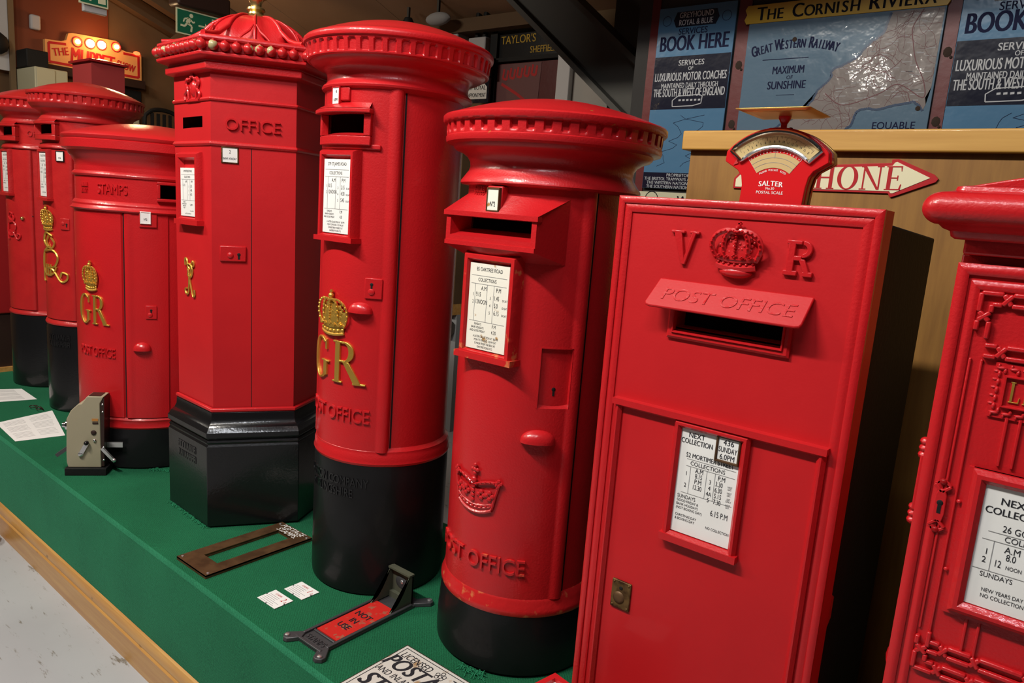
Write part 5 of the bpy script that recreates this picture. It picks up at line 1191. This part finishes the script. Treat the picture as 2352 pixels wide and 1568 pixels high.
t = thing('cream_cabinet', 'cream metal cabinet below the lit sign at the left', 'cabinet', (-7.85, 2.74, FL)); xbox(G(), -.25, .25, -.13, .14, 0, 2.28-FL).obj('body', 'cream_metal', t, bevel=.01); xbox(G(), .25, .262, -.12, .03, .3, 2.27-FL).obj('door', 'cream_metal', t, bevel=.004)
tag(xbox(G(), -8.0, -7.75, 2.60, 2.78, 2.282, 2.44).obj('equipment_box', 'black_matt', bevel=.01), 'black box on top of the cream metal cabinet', 'box')
t = thing('slat_back_chair', 'dark slat-back chair behind the wide domed post box', 'chair', (-7.6, 3.75, FL))
f = planar((0, 0, 0), (0, 1, 0), (0, 0, 1), (1, 0, 0))
g = G(); g.tube(f, smoothpath([(-.18, 1.6, 0), (-.19, 2.40, 0), (-.15, 2.56, 0), (0, 2.60, 0), (.15, 2.55, 0), (.19, 2.38, 0), (.18, 1.6, 0)], 6), .022, 8); g.obj('back_frame', 'black_matt', t)
for i in range(5): G().box(f, -.125+.06*i, -.095+.06*i, 1.7, 2.56, -.008, .008).obj('slat', 'black_matt', t)
xbox(G(), -.2, .25, -.22, .22, 1.62, 1.68).obj('seat', 'dark_brown', t, bevel=.01)
for x in (-.16, .22):
    for y in (-.18, .18): xbox(G(), x-.02, x+.02, y-.02, y+.02, 0, 1.63).obj('leg', 'dark_brown', t)
t = thing('wall_shelf_block', 'small cream block on the wall behind the domed post box', 'block', (-8.03, 3.62, 2.0)); t.name = 'wooden_block'
xbox(G(), -.08, .08, -.10, .06, -.12, .14).obj('block', 'cream_metal', t, bevel=.01)
tag(xbox(G(), -8.12, -8.08, 3.55, 3.76, 2.16, 2.27).obj('picture_frame', 'black_matt', bevel=.004), 'small black frame on the wall under the lit sign', 'frame')
def exit_sign(label, loc, W, H, flip=1, ry=0):
    t = thing('exit_sign', label, 'sign', loc); f = planar((0, 0, 0), (0, 1, 0), (0, 0, 1), (1, 0, 0))
    G().box(f, -W/2, W/2, -H/2, H/2, -.006, 0).obj('border', 'exit_pale', t); p = G().box(f, -W/2+.01, W/2-.01, -H/2+.01, H/2-.01, -.001, .0015).obj('panel', 'exit_green', t)
    g = G(); k = H/.2; c = -W*.22
    g.ball(f, c+.022*k, .058*k, .002, .017*k, .001, None, 12, 4); g.path(f, [(c+.006*k, .036*k), (c-.012*k, -.008*k)], .034*k, .001, .0025)
    g.path(f, [(c+.012*k, .030*k), (c+.036*k, .006*k), (c+.052*k, .016*k)], .012*k, .001, .0025); g.path(f, [(c+.0*k, .036*k), (c-.036*k, .026*k), (c-.048*k, -.002*k)], .012*k, .001, .0025)
    g.path(f, [(c-.010*k, -.006*k), (c+.026*k, -.024*k), (c+.020*k, -.070*k)], .016*k, .001, .0025); g.path(f, [(c-.014*k, -.006*k), (c-.036*k, -.034*k), (c-.072*k, -.032*k)], .016*k, .001, .0025)
    g.bar(f, (c+.085*k, -.005*k), (c+.15*k, -.005*k), .014*k, .001, .0025); g.poly(f, [(c+.145*k, .024*k), (c+.145*k, -.034*k), (c+.18*k, -.005*k)], .001, .0025)
    g.box(f, W/2-.075*k, W/2-.02*k, -.075*k, .075*k, .001, .0025); g.obj('pictogram', 'exit_pale', p, smooth=0); return t
t = exit_sign('green running-man exit sign hanging above the hexagonal post box', (-6.0, 3.255, 2.625), .37, .19)
xbox(G(), -.10, .06, -.20, .25, .105, .25).obj('emergency_light', 'dark_brown', t, bevel=.02)
t = exit_sign('green exit sign cut by the top of the frame, at the upper left', (-6.0, 2.46, 2.67), .20, .19)
xbox(G(), -.06, -.02, -.06, .10, -.14, -.05).obj('white_box', 'pale_board', t, bevel=.004)
# roof timbers under the sloping ceiling
for i, (x, lab) in enumerate(((-8.0, 'brown sloping roof beam against the left wall'), (-7.5, 'brown sloping roof beam, second from the left wall'), (-6.9, 'brown sloping roof beam nearest the exit sign'))):
    f = planar((x, 0, 0), (0, 1, 0), (0, 0, 1), (1, 0, 0)); g = G().poly(f, [(2.0, cz(2.0)-.012), (4.68, cz(4.68)-.012), (4.68, cz(4.68)-.15), (2.0, cz(2.0)-.15)], -.06, .06)
    tag(g.obj('roof_beam', 'beam_brown', smooth=0), lab, 'beam')
f = planar((-7.0, 0, 0), (0, 1, 0), (0, 0, 1), (1, 0, 0))
tag(G().bar(f, (3.45, 2.55), (3.95, 3.02), .05, -.03, .03).obj('roof_strut', 'beam_brown', smooth=0), 'short slanting brown strut left of the exit sign', 'beam')

# ------------------------------------------------------------------ things lying on the platform
# beige machine
ya = atan2(.128, .107)
t = thing('stamp_machine', 'beige metal hand-cranked machine on a black base at the platform edge', 'machine', (-3.531, 1.279, 0), None, ya)
t.name = 'coin_machine'
f = planar((0, 0, 0)); W = .085
bodyp = [(.009, .035), (.148, .035), (.148, .34), (.164, .372), (.095, .372), (.072, .338), (.058, .336), (.027, .305), (.008, .265), (.003, .10), (.003, .06)]
G().poly(f, bodyp, -W, -.002).obj('body', 'beige_paint', t, bevel=.003)
G().poly(f, [(.148, .04), (.160, .04), (.166, .37), (.150, .34)], -W+.003, -.005).obj('back_panel', 'dark_brown', t)
G().box(f, -.002, .172, 0, .034, -W-.012, .012).obj('base', 'black_matt', t, bevel=.002)
G().box(f, .100, .150, .370, .3745, -W+.012, -.012).obj('window', 'dark_brown', t)
k = G(); k.tube(planar((.0, W/2, .224)), [(.010, 0, 0), (-.006, 0, 0), (-.006, 0, 0), (-.022, 0, 0)], [.026, .024, .013, .011], 16); k.obj('knob', 'chrome', t)
G().bar(f, (.012, .128), (-.050, .080), .016, -.06, -.03).obj('lever', 'pewter', t)
c = G(); c.bar(f, (.066, .102), (.094, .155), .018, .006, .011); c.ball(f, .066, .102, .008, .012, .006, su=14); cr = c.obj('crank', 'screw', t); G().ball(f, .094, .158, .016, .011, .014, None, 12, 8).obj('crank_knob', 'black_gloss', cr)
G().ball(f, .120, .203, 0, .012, .006, None, 14, 6).obj('button', 'dark_brown', t); G().ball(f, .124, .166, 0, .008, .008, None, 12, 6).obj('button', 'chrome', t)
G().box(f, .114, .140, .258, .269, -.001, .001).obj('label_plate', 'orange_brown', t); G().box(f, .116, .140, .244, .252, -.001, .001).obj('label_plate', 'dark_brown', t)
G().box(f, .150, .228, .118, .142, -.055, -.045).obj('chute', 'screw', t); G().bar(f, (.152, .128), (.206, .064), .012, -.01, .004).ball(f, .203, .070, .0, .010, .008).obj('lever', 'screw', t)
for z in (.07, .13, .30, .335): G().ball(f, .158, z, -.006, .005, .004, None, 8, 5).obj('screw', 'screw', t)
# papers
def paper(label, pts, heads):
    g = G(); F_ = lambda x, y, n: Vector((x, y, n)); g.poly(F_, pts, .0008, .0018); o = g.obj('paper_sheet', 'paper', smooth=0); tag(o, label, 'paper', 'papers on the carpet')
    a, b_, c, d = [Vector((*p, 0)) for p in pts]; g = G()
    at = lambda s, q: tuple(((a*(1-s)+b_*s)*(1-q)+(d*(1-s)+c*s)*q)[:2])
    rr = random.Random(5)
    for x0, x1 in heads:
        for i in range(16):
            q = .14+.05*i; e = x1-rr.uniform(0, .03)
            if q > .92 or (i % 6 == 5): continue
            g.bar(F_, at(x0, q), at(e, q), .003, .0018, .0021)
    g.obj('printing', 'print_grey', o, smooth=0)
paper('white printed sheet nearest the beige machine', [(-4.144, 1.272), (-4.102, 1.488), (-4.601, 1.605), (-4.52, 1.30)], ((.08, .46), (.54, .92)))
paper('white printed sheet at the left edge, beyond the glasses', [(-4.96, 1.40), (-4.892, 1.626), (-5.189, 1.641), (-5.30, 1.44)], ((.1, .8),))
t = thing('spectacles', 'folded dark-rimmed spectacles between the two papers', 'glasses', (-4.67, 1.545, 0)); g = G()
for s in (-1, 1): G().tube(IDENT, [(s*.032+.022*cos(2*pi*i/16), .006*s+.016*sin(2*pi*i/16), .014) for i in range(16)], .0022, 6, True).obj('rim', 'dark_brown', t); G().tube(IDENT, [(s*.055, .0, .014), (s*.05, .02, .012), (-s*.04, .03+.006*s, .006)], .002, 6).obj('temple', 'dark_brown', t)
G().tube(IDENT, [(-.011, 0, .014), (0, .002, .018), (.011, 0, .014)], .002, 6).obj('bridge', 'dark_brown', t)
# bronze frame plate
t = thing('bronze_frame', 'flat bronze frame plate with white lettering, lying before the hexagonal box', 'plate', (-2.345, 1.465, 0))
F_ = lambda x, y, n: Vector((x, y, n)); g = G()
X, Y = .100, .222
g.box(F_, -X, -.045, -Y, Y, .008, .014); g.box(F_, .045, X, -Y, Y, .008, .014); g.box(F_, -.045, .045, -Y, -Y+.075, .008, .014); g.box(F_, -.045, .045, Y-.055, Y, .008, .014)
for a in (-X, X-.006): g.box(F_, a, a+.006, -Y, Y, 0, .0139)
for a in (-Y, Y-.006): g.box(F_, -X+.006, X-.006, a, a+.006, 0, .0139)
g.frame(F_, -.049, .049, -Y+.071, Y-.051, .004, .0, .013, .2, 1)
g.obj('frame', 'bronze', t, smooth=20)
for a in (-.088, .088):
    for b_ in (-Y+.016, Y-.016): G().ball(F_, a, b_, .014, .006, .003, None, 10, 6).obj('screw', 'screw', t, label='bright screw head')
g = G(); fR = lambda u, w_, n: Vector((u, Y-.032+w_, n)); g.text(fR, 'POSTAGE', .0, .004, .036, .0145, None, .9, .006, .25); g.text(fR, 'STAMPS.', .0, -.025, .036, .0145, None, .9, .006, .25); g.obj('lettering', 'white_enamel', t, smooth=0, label='white lettering')
# price tickets
def ticket(label, c, num):
    pts = {'2D': [(-2.024, 1.362), (-2.014, 1.297), (-1.919, 1.318), (-1.917, 1.371)], '1D': [(-2.004, 1.395), (-1.912, 1.392), (-1.916, 1.471), (-1.988, 1.473)]}[num]
    cx = sum(p[0] for p in pts)/4; cy = sum(p[1] for p in pts)/4
    t = thing('price_ticket', label, 'ticket', (cx, cy, 0), 'price tickets on the carpet')
    w2, h2 = .050, .036; G().box(F_, -w2, w2, -h2, h2, .0015, .003).obj('card', 'paper', t, smooth=0)
    g = G(); g.text(F_, 'STAMPS', -.01, .018, .012, .0032, None, .8, .01); g.text(F_, '2' if num == '2D' else '1', .026, .004, .032, .0032, None, .8, .01, .2); g.text(F_, num[1], .042, .004, .014, .0033, None, .8, .01, .2); g.obj('red_lettering', 'ink_red', t, smooth=0)
    g = G(); rr = random.Random(9)
    for i in range(6): g.bar(F_, (-.042, .010-.008*i), (rr.uniform(.005, .018) if i < 3 else rr.uniform(.02, .04), .010-.008*i), .0016, .003, .0033)
    g.obj('printing', 'print_grey', t, smooth=0)
    for a, b_ in ((-.048, .0), (.048, .002), (.0, -.035)): G().ball(F_, a, b_, .003, .003, .002, None, 8, 5).obj('tack', 'pewter', t)
ticket('small white price ticket marked 2d in red, nearest the platform edge', 0, '2D')
ticket('small white price ticket marked 1d in red, beside the black base of the tallest box', 0, '1D')
# stamp dispenser plate
t = thing('stamp_dispenser_plate', 'dark metal stamp dispenser plate with a red NOT IN USE flap and hooded end', 'plate', (-1.672, 1.463, 0))
g = G(); X, Y = .062, .215
g.box(F_, -X, X, -Y+.004, Y-.004, .0, .008)
for a in (-1, 1):
    for b_ in (-1, 1):
        cx_, cy_ = a*(X+.014), b_*(Y+.008); d = atan2(b_*1.3, a)
        pl5 = [(cx_+.021*cos(d+q), cy_+.021*sin(d+q)) for q in (-1.2, -.5, .5, 1.2)]+[(a*(X-.022), b_*(Y-.012)), (a*(X-.006), b_*(Y-.045))]
        if a*b_ > 0: pl5 = pl5[:4]+pl5[4:] 
        ctr = (sum(p[0] for p in pl5)/6, sum(p[1] for p in pl5)/6); pl5.sort(key=lambda p: atan2(p[1]-ctr[1], p[0]-ctr[0]))
        g.poly(F_, pl5, 0, .014, .94)
for a in (-X, X-.010): g.box(F_, a, a+.010, -Y+.03, Y-.05, .008, .016)
g.box(F_, -X, X, -Y+.002, -Y+.012, .008, .016); g.box(F_, -X+.012, X-.012, -Y+.062, -Y+.070, .008, .014)
g.obj('plate', 'pewter', t, bevel=.002, smooth=30)
for a in (-1, 1):
    for b_ in (-1, 1): G().ball(F_, a*(X+.018), b_*(Y+.012), .015, .009, .005, None, 12, 6).obj('screw', 'screw', t, label='bright screw head')
fl = G().box(F_, -X+.014, X-.014, -Y+.074, .100, .008, .0125).obj('flap', 'red_plate', t, label='red flap')
g = G(); fR = lambda u, w_, n: Vector((u, w_, n))
for i, s in enumerate(('NOT', 'IN', 'USE')): g.text(F_, s, 0, -.005-.040*i, .034, .0122, .0142, .9, .03)
g.obj('lettering', 'ink', fl)
G().text(F_, 'STAMPS', 0, -Y+.024, .032, .007, .0105, .78, .01).obj('raised_lettering', 'pewter', t)
# hood: two curved cheeks, back and top lip
g = G(); hb, hf = .175, .075; hz = .105
prof = [(hf, .012)]+[(hf+.085*(i/8)**.55, .012+hz*(i/8)) for i in range(1, 9)]+[(hb, .012+hz), (hb, .012)]
fs2 = planar((0, 0, 0), (0, 1, 0), (0, 0, 1), (1, 0, 0))
for x in (-.050, .044):
    q = [(a, b_) for a, b_ in prof]; g.add(*triangulate(q, fs2, x)); g.add(*triangulate(q, fs2, x+.006))
    m = len(q); g.add([fs2(*p, x) for p in q]+[fs2(*p, x+.006) for p in q], [(i, (i+1) % m, m+(i+1) % m, m+i) for i in range(m)])
xbox(g, -.050, .050, hb-.006, hb, .010, .117); xbox(g, -.052, .052, hb-.022, hb+.002, .112, .118); xbox(g, -.046, .046, .155, .175, .008, .03)
hd = g.obj('hood', 'olive_metal', t, smooth=30, label='olive grey hood')
G().ball(lambda u, w_, n: Vector((u, hb-.006-n, w_)), 0, .07, 0, .030, .004, .024, 16, 6).obj('boss', 'pewter', hd); G().ball(lambda u, w_, n: Vector((u, hb-.010-n, w_)), 0.004, .074, 0, .008, .004, None, 12, 6).obj('screw', 'screw', hd)
# licence plaque
t = thing('licence_plaque', 'rust-edged white enamel plaque with black lettering at the bottom of the frame', 'plaque', (-1.318, 1.385, 0))
mat('plaque_white', (.62, .60, .55), .4, 0, .2, None, (16, (.38, .24, .12), .58, .66))
G().box(F_, -.148, .148, -.25, .085, .002, .005).obj('edge', 'rust', t, bevel=.001); pl = G().box(F_, -.143, .143, -.245, .080, .004, .0062).obj('panel', 'plaque_white', t)
g = G(); g.frame(F_, -.134, .134, -.236, .071, .0025, .006, .0066, .1, 1)
g.text(F_, 'LICENSED', -.062, .030, .038, .0066, None, .72, .006, .15); g.text(F_, 'TO', .095, .030, .038, .0066, None, .8, .006, .15)
for a, b_ in ((.022, .045), (.034, .040), (.046, .046), (.034, .056), (.026, .034), (.044, .034)): g.path(F_, [(a+.006*cos(2*pi*i/8), b_+.007*sin(2*pi*i/8)) for i in range(9)], .002, .006, .0066)
g.text(F_, 'SELL', .105, -.03, .075, .0066, None, .8, .03, .2) if 0 else None
g.text(F_, 'POSTAGE', .0, -.028, .082, .0066, None, .78, .03, .25); g.text(F_, 'AND INLAND REVENUE', .0, -.062, .034, .0066, None, .72, .006, .15); g.text(F_, 'STAMPS', .0, -.135, .090, .0066, None, .78, .035, .25)
g.obj('lettering', 'ink', pl, smooth=0)
# red framed plate at the bottom of the frame
t = thing('red_framed_plate', 'red-framed white plate lying in front of the flat red wall box', 'plate', (-.795, 1.275, 0), None, radians(80))
G().frame(F_, -.075, .075, -.075, .075, .018, 0, .262, .1, 1).obj('frame', 'red_relief', t); xbox(G(), -.06, .06, -.06, .06, 0, .252).obj('panel', 'white_enamel', t)
# yellow foot on the floor
tag(G().ball(IDENT, 0, 0, .0, .07, .05, .05, 16, 8).obj('yellow_foot', 'yellow_plastic'), 'rounded yellow plastic foot on the grey floor at the left edge', 'foot')
o = bpy.data.objects['yellow_foot']; o.location = (-4.20, 1.14, FL+.05)
# frayed carpet edge where the boxes were cut in
def tufts(label, pts, n, spread, seed):
    rr = random.Random(seed); g = G()
    for i in range(n):
        s = rr.random()*(len(pts)-1); k = int(s); q = s-k; x = pts[k][0]*(1-q)+pts[k+1][0]*q; y = pts[k][1]*(1-q)+pts[k+1][1]*q
        a = rr.uniform(0, 2*pi); l = rr.uniform(.006, .020)*spread; x += rr.uniform(-.006, .006); y += rr.uniform(-.006, .006)
        g.tube(IDENT, [(x, y, .0), (x+l*.5*cos(a), y+l*.5*sin(a), .006*spread*rr.uniform(.6, 1.4)), (x+l*cos(a+.6), y+l*sin(a+.6), .002)], .0012, 4)
    o = g.obj('carpet_fray', 'green_thread', smooth=60); o['kind'] = 'stuff'; tag(o, label, 'carpet threads')
tufts('frayed green threads along the foot of the hexagonal box', [(-2.96, 1.475), (-2.80, 1.465), (-2.62, 1.452)], 190, 1, 1)
tufts('frayed green threads by the black base of the stout pillar box', [(-1.275, 1.512), (-1.235, 1.512), (-1.20, 1.522)], 70, 1.3, 2)
tufts('frayed green threads along the foot of the wide domed box', [(-3.36, 1.58), (-3.28, 1.65)], 60, 1.3, 3)
